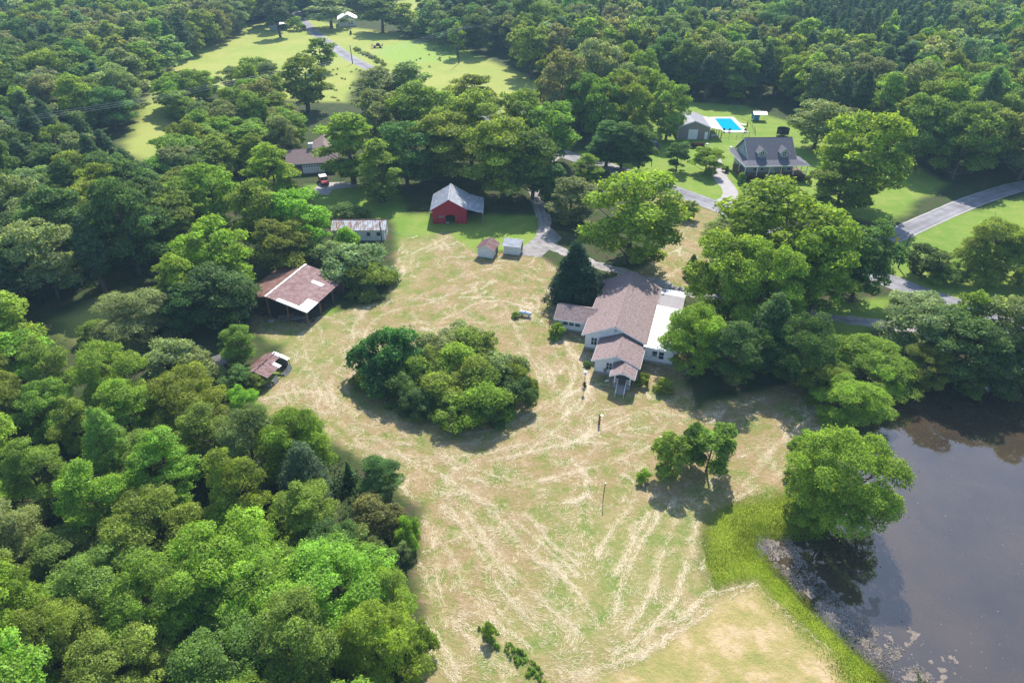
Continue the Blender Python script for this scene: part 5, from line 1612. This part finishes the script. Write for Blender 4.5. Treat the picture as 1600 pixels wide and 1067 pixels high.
cr = thing("feed_trough", "pale small trough standing in the red barn doorway", "trough", (q.x, q.y, 0), .2)
MB().box(-.3, .3, -.2, .2, .3, .34).box(-.3, .3, -.2, -.16, .34, .7).box(-.3, .3, .16, .2, .34, .7).box(-.3, -.26, -.16, .16, .34, .7).box(.26, .3, -.16, .16, .34, .7).build("trough_body", M['greywood'], cr)
for x in (-.24, .24):
    MB().box(x - .03, x + .03, -.18, .18, 0, .3).build("leg", M['greywood'], cr)

# ---- the long white shed with streaked roof
fl, fr = frame(-36.6, 127.6, 1)
ls = thing("long_white_shed", "long white shed with a streaked rusty tin roof", "shed", fl, fr)
gable_wall(ls, 0.2, 10.6, 0.3, 4.6, 2.5, 3.55, ridge='x', m='oldwhite')
def lp(i, j):
    return 'galvold'
roof_sheets(ls, (-.1, -.15, 2.45), (11.0, -.15, 2.45), (11.0, 2.4, 3.75), (-.1, 2.4, 3.75), 16, 1, lp, ribs=2, lap=.02)
roof_sheets(ls, (11.0, 5.0, 2.45), (-.1, 5.0, 2.45), (-.1, 2.4, 3.75), (11.0, 2.4, 3.75), 16, 1, lp, ribs=2, lap=.02)
MB().prism([(2.2, 3.72), (2.4, 3.82), (2.6, 3.72), (2.4, 3.86)], 'x', -.1, 11.0).build("ridge_cap", M['rustdark'], ls)
for x in (7.4, 9.4):
    window(ls, x, 0.28, 1.45, 0.75, 0.8, mull=0, bars=0, fm='oldwhite')
for x in (2.0, 4.6):
    window(ls, x, 0.28, 1.45, 0.75, 0.8, mull=0, bars=0, fm='oldwhite')
MB().box(10.605, 10.64, 1.3, 2.3, .05, 2.05).build("door", M['greywood'], ls)

# ---- two small white sheds
def small_shed(x, y, deg, label, roofm, w_, d_, zw, zr, ridge):
    fl, fr = frame(x, y, deg)
    o = thing("small_white_shed", label, "shed", fl, fr, "small white sheds by the gravel pad")
    gable_wall(o, 0, w_, 0, d_, zw, zr, ridge=ridge, m='oldwhite', z0=.08)
    # lap boards on the front
    for k in range(7):
        z = .1 + k * (zw - .1) / 7
        MB().slab((0.01, -.035, z), (w_ - .01, -.035, z), (w_ - .01, -.005, z + .24), (.01, -.005, z + .24), .02).build("lap_board", M['oldwhite'], o)
    if ridge == 'y':
        c = w_ / 2
        roof_sheets(o, (-.35, d_ + .3, zw - .1), (-.35, -.35, zw - .1), (c, -.35, zr + .08), (c, d_ + .3, zr + .08), 5, 1, lambda i, j: roofm, lap=.02)
        roof_sheets(o, (w_ + .35, -.35, zw - .1), (w_ + .35, d_ + .3, zw - .1), (c, d_ + .3, zr + .08), (c, -.35, zr + .08), 5, 1, lambda i, j: roofm, lap=.02)
    else:
        c = d_ / 2
        roof_sheets(o, (-.3, -.4, zw - .1), (w_ + .35, -.4, zw - .1), (w_ + .35, c, zr + .08), (-.3, c, zr + .08), 5, 1, lambda i, j: roofm, lap=.02)
        roof_sheets(o, (w_ + .35, d_ + .4, zw - .1), (-.3, d_ + .4, zw - .1), (-.3, c, zr + .08), (w_ + .35, c, zr + .08), 5, 1, lambda i, j: roofm, lap=.02)
    MB().box(w_ + .005, w_ + .04, d_ * .55, d_ * .9, .1, zw - .25).build("door", M['greywood'], o)
    return o
small_shed(-6.7, 120.7, -18, "small white shed with a red rusty gable roof", 'rust', 3.1, 3.3, 1.9, 2.75, 'y')
small_shed(-1.6, 121.9, -15, "small white shed with a grey roof, nearest the gravel drive", 'tinroof', 3.1, 3.0, 2.0, 2.6, 'x')

# ---- neighbour: blue grey house with deep porch and two dormers
fl, fr = frame(56.6, 161.7, 3)
bh = thing("porch_house", "blue grey house with dark roof, two dormers and a wraparound porch", "house", fl, fr)
Z0 = 1.3
MB().box(2.0, 13.2, 2.5, 12.2, 0, 4.75).build("wall", M['bluegrey'], bh)
MB().prism([(2.5, 4.75), (12.2, 4.75), (7.35, 8.35)], 'x', 2.0, 13.2).build("gable_wall", M['bluegrey'], bh)
gable_roof(bh, 1.45, 13.6, 2.2, 12.6, 4.55, 8.6, ridge='x', m='greyshingle')
# porch roof: front with hips, left side
MB().slab((0, 0, 3.85), (16.2, 0, 3.85), (13.62, 2.15, 4.62), (1.42, 2.15, 4.62), .14).build("porch_roof_slope", M['greyshingle'], bh)
MB().slab((0, 12.6, 3.85), (0, 0.01, 3.85), (1.41, 2.16, 4.62), (1.41, 12.6, 4.62), .14).build("porch_roof_slope", M['greyshingle'], bh)
MB().slab((16.2, 0.01, 3.85), (16.2, 6.5, 3.85), (13.63, 6.5, 4.62), (13.63, 2.16, 4.62), .14).build("porch_roof_slope", M['greyshingle'], bh)
MB().box(-.03, 16.23, -.05, -.005, 3.66, 3.85).box(-.05, -.005, 0, 12.6, 3.66, 3.85).build("fascia_board", M['white'], bh)
MB().box(0.3, 15.9, 0.3, 2.49, 1.05, Z0).box(0.3, 1.99, 2.495, 9.0, 1.05, Z0).box(13.21, 15.9, 2.495, 6.3, 1.05, Z0).build("porch_deck", M['wood'], bh)
MB().box(0.42, 15.8, 0.4, 0.46, 0, 1.05).box(.42, .48, .47, 8.9, 0, 1.05).build("deck_skirt", M['rustdark'], bh)
for x in (.4, 3.4, 6.4, 9.4, 12.5, 15.8):
    MB().box(x - .08, x + .08, .36, .52, Z0, 3.75).build("porch_post", M['white'], bh)
for x, y in ((.4, 4.5), (.4, 8.6), (15.8, 3.4), (15.8, 6.2)):
    MB().box(x - .08, x + .08, y - .08, y + .08, Z0, 3.75).build("porch_post", M['white'], bh)
rl = MB()
for xa, xb in ((.5, 7.0), (8.9, 15.7)):
    rl.box(xa, xb, .41, .47, Z0 + .9, Z0 + .97); rl.box(xa, xb, .41, .47, Z0 + .1, Z0 + .16)
    for q in np.arange(xa, xb, .2):
        rl.box(q, q + .04, .42, .46, Z0 + .16, Z0 + .9)
for q in np.arange(.6, 8.6, .2):
    rl.box(.38, .42, q, q + .04, Z0 + .16, Z0 + .9)
rl.box(.36, .44, .5, 8.6, Z0 + .9, Z0 + .97)
rl.build("porch_railing", M['wood'], bh)
for i in range(7):
    MB().box(7.1, 8.8, .28 - .3 * (i + 1), .28 - .3 * i + .003, 0, 1.2 - .17 * i).build("step", M['greywood'], bh)
for x in (7.08, 8.82):
    MB().tube([(x, .4, Z0 + .9), (x, -1.8, .95), (x, -1.8, 0)], .04, 5).build("stair_handrail", M['wood'], bh)
for x in (3.6, 5.4, 10.4, 12.2):
    window(bh, x, 2.48, 2.55, .8, 1.4)
MB().box(7.45, 8.4, 2.44, 2.495, Z0, 3.35).build("front_door", M['oldwhite'], bh)
window(bh, 1.98, 7.35, 5.9, .9, 1.1, face=-90)
window(bh, 1.98, 5.0, 2.6, .8, 1.3, face=-90)
for xd in (4.9, 10.5):
    d = place("dormer", MB().prism([(xd - 1.0, 4.75), (xd + 1.0, 4.75), (xd + 1.0, 6.3), (xd, 7.15), (xd - 1.0, 6.3)], 'y', 3.0, 6.2).mesh("dormer", M['bluegrey']), bh)
    for s in (-1, 1):
        a, b = ((xd - 1.3, 6.1), (xd, 7.32)) if s < 0 else ((xd, 7.32), (xd + 1.3, 6.1))
        MB().slab((a[0], 2.7, a[1]), (b[0], 2.7, b[1]), (b[0], 7.0, b[1]), (a[0], 7.0, a[1]), .1).build("dormer_roof", M['greyshingle'], d)
        MB().prism([(a[0], a[1] - .2), (b[0], b[1] - .2), (b[0], b[1] - .02), (a[0], a[1] - .02)], 'y', 2.66, 2.697).build("barge_board", M['white'], d)
    window(d, xd, 2.98, 5.75, .85, 1.15)
q = world(bh, (9.9, .8, 0))
cu = thing("red_cushion_swing", "red cushioned chair standing on the porch by the steps", "chair", (q.x, q.y, Z0), 0)
MB().box(-.3, .3, -.3, .3, .38, .52).build("seat", M['carred'], cu)
MB().box(-.3, .3, .24, .34, .52, 1.1).build("backrest", M['carred'], cu)
for x in (-.26, .26):
    for y in (-.26, .26):
        MB().box(x - .03, x + .03, y - .03, y + .03, 0, .38).build("leg", M['blackmetal'], cu)
for nm, xs_ in (("red flowering hedge in front of the deck, left of the steps", np.arange(1.2, 7.0, .62)), ("red flowering hedge in front of the deck, right of the steps", np.arange(9.4, 15.6, .62))):
    q = world(bh, (xs_[0], -.35, 0))
    e = thing("deck_hedge", nm, "hedge", (q.x, q.y, 0), R(3), "hedges before the deck")
    for k, x in enumerate(xs_):
        pr = PROTO['bush'][k % 5]
        c = place("crown", pr['crown'], e, (x - xs_[0], rnd.uniform(-.1, .1), 0), rnd.uniform(0, 6))
        c.scale = (.26, .26, .42 * rnd.uniform(.85, 1.1))
        c.color = (0.13, 0.05, 0.05, 1) if k % 3 else (0.09, 0.07, 0.035, 1)

# ---- grey workshop with tan canopy
fl, fr = frame(47.6, 196.2, -2)
ws = thing("grey_workshop", "taupe metal workshop with grey gable roof and white roller door", "workshop", fl, fr)
gable_wall(ws, 0, 8.9, 0, 11.7, 3.5, 5.1, m='taupe')
gable_roof(ws, -.2, 9.1, -.2, 11.9, 3.5, 5.25, m='shoproof', t=.1)
MB().box(2.95, 5.6, -.05, -.004, 0, 2.8).build("roller_door", M['white'], ws)
for k in range(1, 7):
    MB().box(2.95, 5.6, -.062, -.052, .4 * k - .015, .4 * k + .015).build("door_rib", M['oldwhite'], ws)
MB().box(7.6, 8.5, -.04, -.004, 0, 2.1).build("side_door", M['white'], ws)
for x in (-.02, 8.92):
    MB().box(x - .05, x + .05, -.05, .05, 0, 3.4).build("corner_trim", M['white'], ws)
for x in (2.0, 2.4):
    MB().box(x - .1, x + .1, -.03, -.004, .2, 3.0).build("wall_trim", M['greyroof'], ws)
MB().slab((9.12, -.2, 3.35), (12.7, -.2, 2.75), (12.7, 11.9, 2.75), (9.12, 11.9, 3.35), .08).build("canopy_roof", M['tan'], ws)
for y in (0.2, 3.0, 5.8, 8.6, 11.4):
    MB().box(12.3, 12.45, y - .07, y + .07, 0, 2.75).build("canopy_post", M['wood'], ws)
for i, (x, y) in enumerate(((10.2, 1.2), (11.2, 1.6))):
    q = world(ws, (x, y, 0))
    bx_ = thing("storage_bin", ("grey covered bin at the left under the tan canopy", "grey covered bin at the right under the tan canopy")[i], "bin", (q.x, q.y, 0), .1 * i, "bins under the canopy")
    MB().box(-.4, .4, -.4, .4, 0, .8).build("bin_body", M['greyroof'], bx_)
    MB().slab((-.45, -.45, .84), (.45, -.45, .84), (.45, .45, .92), (-.45, .45, .92), .06).build("lid", M['oldwhite'], bx_)

# ---- pool
M['poolwater'] = mat("pool_water", (0.0, 0.42, 0.60), (0.01, 0.36, 0.55), 0.5, 0.06, spec=0.5)
M['coping'] = mat("pale_pool_deck", (0.66, 0.62, 0.56), (0.58, 0.54, 0.5), .7, .8)
px0, px1, py0, py1 = 62.6, 68.6, 204.2, 217.0
pl = thing("swimming_pool", "bright turquoise swimming pool with pale deck", "pool", (0, 0, 0))
deck = MB()
for a in ((px0 - .2, px1 + 1.3, py0 - 1.9, py0), (px0 - .2, px1 + 1.3, py1, py1 + 1.6)):
    deck.box(a[0], a[1], a[2], a[3], -.2, .12)
deck.box(px0 - .2, px0, py0, py1, -.2, .12)
deck.box(px1, px1 + 1.3, py0, py1, -.2, .12)
deck.build("pool_deck", M['coping'], pl)
MB().add([(px0, py0, .03), (px1, py0, .03), (px1, py1, .03), (px0, py1, .03)], [(0, 1, 2, 3)]).build("pool_water", M['poolwater'], pl)
ld = MB()
for y in (206, 206.5):
    ld.tube([(px1 - .3, y, -.1), (px1 - .1, y, .75), (px1 + .25, y, .75), (px1 + .3, y, .12)], .03, 5)
ld.build("pool_ladder", M['chrome'], pl)
def chair(x, y, rz, label, m):
    o = thing("patio_chair", label, "chair", (x, y, .12), rz, "chairs by the pool")
    MB().box(-.3, .3, -.3, .3, .38, .46).build("seat", M[m], o)
    MB().slab((-.3, .26, .46), (.3, .26, .46), (.3, .42, 1.05), (-.3, .42, 1.05), .05).build("backrest", M[m], o)
    for a in (-.26, .26):
        for b in (-.26, .26):
            MB().box(a - .025, a + .025, b - .025, b + .025, 0, .38).build("leg", M['blackmetal'], o)
        MB().box(a - .03, a + .03, -.3, .3, .62, .67).build("armrest", M[m], o)
chair(62.8, 203.2, 2.8, "dark patio chair at the left of the near pool edge", 'black')
chair(64.3, 203.0, 3.3, "dark patio chair second from left on the near pool edge", 'black')
chair(69.0, 203.0, 3.0, "dark patio chair at the right corner of the near pool edge", 'black')
lo = thing("pool_lounger", "white reclined lounger on the right side of the pool", "lounger", (70.2, 209.3, .12), R(70))
MB().box(-.35, .35, -1.0, .3, .3, .36).build("seat", M['white'], lo)
MB().slab((-.35, .3, .36), (.35, .3, .36), (.35, .9, .8), (-.35, .9, .8), .06).build("backrest", M['white'], lo)
for a in (-.3, .3):
    for b in (-.9, .2):
        MB().box(a - .03, a + .03, b - .03, b + .03, 0, .3).build("leg", M['white'], lo)
um = thing("closed_parasol", "closed dark green parasol standing by the pool corner", "parasol", (69.9, 204.6, .12))
MB().tube([(0, 0, 0), (0, 0, 2.5)], .03, 6).build("pole", M['chrome'], um)
MB().lathe([(.03, 2.55), (.1, 2.3), (.2, 1.5), (.24, .9), (.16, .85), (.04, 1.0)], n=10).build("canopy", M['greenpost'], um)
MB().lathe([(0, 0), (.3, 0), (.28, .08), (.05, .12)], n=12).build("base", M['block'], um)
fe = thing("pool_fence", "thin black fence round the pool lawn", "fence", (0, 0, 0))
fp = [np.array(G(u, v)[:2]) for u, v in ((1127, 216), (1150, 218), (1180, 212), (1178, 204), (1170, 190), (1150, 182))]
fw = MB()
for a, b in zip(fp[:-1], fp[1:]):
    k = max(2, int(np.linalg.norm(b - a) / 2.4))
    for i in range(k):
        q = a + (b - a) * i / k
        MB().tube([(q[0], q[1], 0), (q[0], q[1], 1.3)], .04, 5).build("fence_post", M['blackmetal'], fe)
    for z in (.15, .7, 1.2):
        fw.tube([(a[0], a[1], z), (b[0], b[1], z)], .018, 4)
fw.build("fence_rail", M['blackmetal'], fe)
cp = thing("blue_canopy", "blue tarp carport canopy at the forest edge behind the pool", "canopy", (*G(1185, 188)[:2], 0), -.1)
for a in (-1.9, 1.9):
    for b in (-1.6, 1.6):
        MB().tube([(a, b, 0), (a, b, 2.1)], .05, 5).build("pole", M['chrome'], cp)
MB().slab((-2.1, -1.8, 2.1), (2.1, -1.8, 2.1), (2.1, 0, 2.7), (-2.1, 0, 2.7), .04).build("roof_sheet", M['galv'], cp)
MB().slab((-2.1, 0.01, 2.7), (2.1, 0.01, 2.7), (2.1, 1.8, 2.1), (-2.1, 1.8, 2.1), .04).build("roof_sheet", M['galv'], cp)
MB().box(-1.85, -.2, -1.62, -1.58, .3, 2.1).build("tarp_curtain", M['bluetarp'], cp)
MB().box(-1.94, -1.9, -1.5, 1.5, .3, 2.1).build("tarp_curtain", M['bluetarp'], cp)
tr = thing("trampoline", "round black netted trampoline at the forest edge by the blue grey house", "trampoline", (*G(1222, 213)[:2], 0))
MB().lathe([(0, .8), (1.7, .8), (1.75, .84), (1.75, .76), (0, .75)], n=20).build("jumping_mat", M['black'], tr)
MB().lathe([(1.68, .85), (1.72, 2.3), (1.70, 2.3), (1.66, .85)], n=20).build("safety_net", M['net'], tr)
for k in range(6):
    a = k * math.pi / 3
    MB().tube([(1.75 * math.cos(a), 1.75 * math.sin(a), 0), (1.75 * math.cos(a), 1.75 * math.sin(a), 2.4)], .04, 5).build("pole", M['blackmetal'], tr)
sl_ = thing("swing_frame", "dark blue play frame in the shade behind the pool", "play frame", (*G(1147, 172)[:2], 0), .2)
for s in (-1.3, 1.3):
    MB().tube([(s, -.9, 0), (s, 0, 2.3), (s, .9, 0)], .05, 5).build("frame_leg", M['bluetarp'], sl_)
MB().tube([(-1.4, 0, 2.3), (1.4, 0, 2.3)], .05, 5).build("top_bar", M['bluetarp'], sl_)
for x in (-.5, .5):
    MB().box(x - .22, x + .22, -.1, .1, .5, .54).tube([(x - .2, 0, .54), (x - .2, 0, 2.3)], .015, 4).tube([(x + .2, 0, .54), (x + .2, 0, 2.3)], .015, 4).build("swing_seat", M['black'], sl_)
bd = thing("flower_bed", "red flowering shrub bed before the grey workshop", "flower bed", (*G(1089, 231)[:2], 0))
for k in range(7):
    c = place("crown", PROTO['bush'][k % 5]['crown'], bd, (-1.5 + .5 * k, rnd.uniform(-.5, .5), 0), k)
    c.scale = (.3, .3, .38)
    c.color = (.2, .05, .06, 1) if k % 2 else (.09, .09, .03, 1)
for k, (u, v) in enumerate(((1105, 226), (1142, 231), (1100, 257))):
    tag(MB().lathe([(0, 0), (.45, 0), (.42, .22), (.2, .34), (0, .36)], n=9).build("garden_stone", M['white'], None, loc=tuple(G(u, v))), ("white garden stone left of the flower bed end", "white garden stone at the back corner of the blue grey house", "white garden stone under the crooked yard tree")[k], "stone", "white garden stones")

# ---- brown house with garage
fl, fr = frame(-56.2, 166.3, 12)
bw = thing("brown_house", "brown roofed house with white garage door among the trees", "house", fl, fr)
gable_wall(bw, .3, 12.0, .5, 9.0, 2.8, 4.7, ridge='x', m='brick')
gable_roof(bw, -.2, 12.5, 0, 9.5, 2.75, 4.95, ridge='x', m='brownroof')
gable_wall(bw, 6.0, 12.0, 9.003, 17, 2.8, 4.7, ridge='y', m='brick')
gable_roof(bw, 5.6, 12.5, 8.0, 17.4, 2.75, 4.75, ridge='y', m='brownroof')
gd = place("garage_door", MB().box(3.6, 9.0, .44, .497, 0, 2.15).mesh("garage_door", M['white']), bw)
for k in range(8):
    MB().box(3.9 + .63 * k, 4.25 + .63 * k, .42, .438, 1.65, 1.9).build("door_pane", M['glass'], gd)
MB().box(5.6, 6.6, 5.0, 5.8, 4.2, 6.0).box(5.5, 6.7, 4.9, 5.9, 5.98, 6.12).build("chimney", M['oldwhite'], bw)

def car(x, y, rz, label, paint, roofm=None):
    o = thing("parked_car", label, "car", (x, y, 0), rz)
    side = [(-2.3, .45), (-2.35, .9), (-2.0, 1.05), (-1.3, 1.1), (-.7, 1.72), (1.5, 1.75), (2.2, 1.1), (2.3, .85), (2.3, .45)]
    mb = MB()
    for ya, yb in ((-.88, .88),):
        mb.prism(side, 'y', ya, yb)
    mb.build("body", M[paint], o)
    MB().slab((-.6, -.84, 1.765), (1.42, -.84, 1.79), (1.42, .84, 1.79), (-.6, .84, 1.765), .03).build("roof_panel", M[roofm or paint], o)
    for s in (-1, 1):
        MB().prism([(-1.1, 1.14), (-.66, 1.62), (.3, 1.64), (.3, 1.14)], 'y', s * .885 - .006, s * .885 + .006).build("window", M['glass'], o)
        MB().prism([(.38, 1.14), (.38, 1.64), (1.4, 1.66), (1.95, 1.14)], 'y', s * .885 - .006, s * .885 + .006).build("window", M['glass'], o)
        for x_ in (-1.45, 1.4):
            wv = MB().lathe([(0, -.11), (.36, -.11), (.36, .11), (0, .11)], n=14).build("wheel", M['rubber'], o)
            wv.location, wv.rotation_euler = (x_, s * .82, .36), (R(90), 0, 0)
            rm = MB().lathe([(0, -.02), (.2, -.02), (.2, .02), (0, .02)], n=10).build("rim", M['chrome'], wv)
            rm.location = (0, 0, -s * .12)
    MB().slab((-1.28, -.78, 1.13), (-1.28, .78, 1.13), (-.74, .74, 1.7), (-.74, -.74, 1.7), .02).build("windscreen", M['glass'], o)
    for s in (-.6, .6):
        MB().box(-2.37, -2.33, s - .15, s + .15, .75, .9).build("headlight", M['chrome'], o)
    return o
q = G(1022, 234)
car(q.x, q.y + 1.0, R(100), "black car parked behind the three dark trees", 'black', 'galv')  # pale roof colour stands in for the white reflection on the black car's top
q = G(510, 286)
car(q.x - .6, q.y, R(115), "dark red car with pale roof before the brown house", 'carred', 'white')

# ---- far white house and far shed
fl, fr = frame(-90.5, 388.5, 12)
fw_ = thing("far_white_house", "far white gabled house with white roof", "house", fl, fr)
gable_wall(fw_, 0, 9.5, 0, 12, 3.3, 5.6, m='white')
gable_roof(fw_, -.4, 9.9, -.4, 12.4, 3.3, 5.85, m='whiteroof')
window(fw_, 5.6, -.02, 1.7, .8, 1.5)
window(fw_, 6.9, -.02, 1.7, .8, 1.5)
MB().box(4.5, 5.1, -.06, -.004, 3.9, 4.5).build("gable_vent", M['greyroof'], fw_)
q = G(431, 48)
fs_ = thing("far_grey_shed", "far small shed with pale sheet roof at the forest edge", "shed", (q.x - 3, q.y, 0), R(-25))
gable_wall(fs_, 0, 7, 0, 5, 2.4, 3.6, m='bluegrey')
gable_roof(fs_, -.3, 7.3, -.3, 5.3, 2.4, 3.8, m='galv', t=.06, trim=None)
q = G(590, 75)
tl = thing("farm_trailer", "dark farm trailer with a load standing in the far pasture", "trailer", (q.x, q.y, 0), .1)
MB().box(-2.4, 2.4, -1.1, 1.1, .8, 1.0).build("bed", M['rustdark'], tl)
MB().box(-2.4, -2.32, -1.1, 1.1, 1.0, 1.9).box(2.32, 2.4, -1.1, 1.1, 1.0, 1.9).build("end_rack", M['blackmetal'], tl)
MB().lathe([(0, 0), (1.0, 0), (.9, .6), (.5, 1.0), (0, 1.1)], (0.3, 0, 1.0), 9).build("load", M['black'], tl)
for x in (-1.2, 1.2):
    for y in (-1.15, 1.15):
        wv = MB().lathe([(0, -.12), (.45, -.12), (.45, .12), (0, .12)], n=12).build("wheel", M['rubber'], tl)
        wv.location, wv.rotation_euler = (x, y, .45), (R(90), 0, 0)
MB().tube([(-2.4, 0, .85), (-3.8, 0, .5)], .06, 5).build("drawbar", M['blackmetal'], tl)

# ---- poles, wires, posts, sign
def pole(x, y, h, label, arm=0.0, rz=0.0, lean=(0, 0), r=.13):
    o = thing("utility_pole", label, "utility pole", (x, y, 0), rz, "wooden utility poles")
    MB().tube([(0, 0, -.4), (lean[0] * .5, lean[1] * .5, h * .5), (lean[0], lean[1], h)], [r * 1.2, r, r * .8], 8).build("pole_shaft", M['polewood'], o)
    if arm:
        MB().box(-arm / 2 + lean[0], arm / 2 + lean[0], lean[1] - .06, lean[1] + .06, h - .5, h - .36).build("crossarm", M['polewood'], o)
        for k in (-1, 0, 1):
            MB().lathe([(.03, 0), (.06, .04), (.06, .12), (.02, .18)], (k * arm * .45 + lean[0], lean[1], h - .36), 8).build("insulator", M['block'], o)
    return o
q = G(1403, 418); pole(q.x, q.y, 6.6, "leaning wooden utility pole at the road junction", lean=(.35, .1))
q = G(1372, 537); pole(q.x, q.y, 6.9, "utility pole by the farm drive above the pond", lean=(.2, .1))
q = G(551, 100); pole(q.x, q.y, 7.2, "utility pole on the verge of the far road", lean=(-.2, 0), r=.17)
q = G(597, 380); pole(q.x, q.y, 4.8, "short brown pole at the corner of the long white shed", r=.11)
wr = MB().tube([(q.x, q.y, 4.6), (q.x + 3.0, q.y - .6, 2.5), (G(650, 368).x, G(650, 368).y, 0.1)], .02, 4)
tag(wr.build("guy_wire", M['wire']), "slack pale guy wire from the short pole to the grass", "wire")
q = G(1018, 258)
tag(MB().box(-.08, .08, -.08, .08, 0, 1.5).build("fence_post", M['greywood'], None, loc=tuple(q)), "single grey post in the lawn left of the upright yard tree", "post")
# the power line across the far left: three wires hung from poles hidden among trees
LP = [G(-70, 199, 13), G(352, 131, 12.5), G(715, 46, 13), G(965, -22, 14)]
dl = (LP[2] - LP[1]).normalized()
perp = Vector((-dl.y, dl.x, 0)).normalized()
for q, lb in zip(LP, ("tall power line pole at the far left of the dark wood", "power line pole in the belt of trees below the pasture", "power line pole at the edge of the wood beyond the far pasture", "power line pole inside the forest beyond the far pasture")):
    pole(q.x, q.y, q.z + .2, lb, arm=5.2, rz=math.atan2(perp.y, perp.x), r=.16)
for k in (-1, 0, 1):
    mb = MB()
    pts = []
    for n_, (a, b) in enumerate(zip(LP[:-1], LP[1:])):
        for s in np.linspace(0, 1, 14)[:-1 if n_ < 2 else None]:
            p = a.lerp(b, s) + perp * (2.35 * k)
            p.z += .1 - (b - a).length * .014 * 4 * s * (1 - s)
            pts.append(p)
    mb.tube(pts, .017, 4)
    tag(mb.build("power_line", M['wire']), ("lowest pale wire of the power line over the left wood", "middle pale wire of the power line over the left wood", "topmost pale wire of the power line over the left wood")[k + 1], "power line", "wires of the power line")
q = G(1397, 390)
sg = thing("warning_sign", "yellow diamond warning sign on the junction verge", "road sign", (q.x, q.y, 0), .35)
MB().box(-.04, .04, -.03, .03, 0, 2.3).build("sign_post", M['greenpost'], sg)
s_ = MB().box(-.42, .42, -.012, .012, -.42, .42).build("sign_face", M['yellow'], sg, loc=(0, -.05, 2.2))
s_.rotation_euler = (0, R(45), 0)
q = G(936, 662)
wp = thing("wooden_post", "short brown wooden post with a small arm in the mown field", "post", (q.x, q.y, 0))
MB().tube([(0, 0, -.2), (.03, 0, 1.6)], [.16, .13], 8).build("post_shaft", M['wood'], wp)
MB().box(.1, .42, -.03, .03, 1.42, 1.5).build("arm", M['chrome'], wp)
q = G(942, 780)
gp = thing("steel_post", "thin green steel post with a pale tip in the lower field", "post", (q.x, q.y, 0))
MB().tube([(0, 0, -.2), (.12, .1, 2.5)], .05, 6).build("post_shaft", M['greenpost'], gp)
MB().box(.06, .2, .04, .16, 2.45, 2.62).build("tip", M['white'], gp)
q = G(913, 605)
bhx = thing("bird_house", "pale blue bird house on a thin pole left of the farmhouse", "bird house", (q.x, q.y, 0))
MB().tube([(0, 0, -.2), (0, 0, 2.3)], .04, 6).build("pole", M['polewood'], bhx)
MB().box(-.16, .16, -.16, .16, 2.3, 2.72).build("house_box", M['bluebox'], bhx)
MB().prism([(-.24, 2.7), (.24, 2.7), (0, 2.92)], 'y', -.22, .22).build("roof", M['white'], bhx)
c = place("vine", PROTO['bush'][1]['crown'], bhx); c.scale = (.12, .12, .28); c.color = (.08, .14, .03, 1)

# ------------------------------------------------------------------ the air: thin summer haze
hm = bpy.data.materials.new("summer_haze")
hm.use_nodes = True
hm.node_tree.nodes.clear()
ho = hm.node_tree.nodes.new("ShaderNodeOutputMaterial")
hv = hm.node_tree.nodes.new("ShaderNodeVolumePrincipled")
hv.inputs["Color"].default_value = (0.50, 0.78, 1.0, 1)
hv.inputs["Density"].default_value = 0.00022
hv.inputs["Anisotropy"].default_value = 0.0
hm.node_tree.links.new(hv.outputs[0], ho.inputs["Volume"])
tag(MB().box(-3050, 3050, -1550, 3250, -2.8, 62.5).build("haze", hm), "thin pale summer haze", kind="stuff")
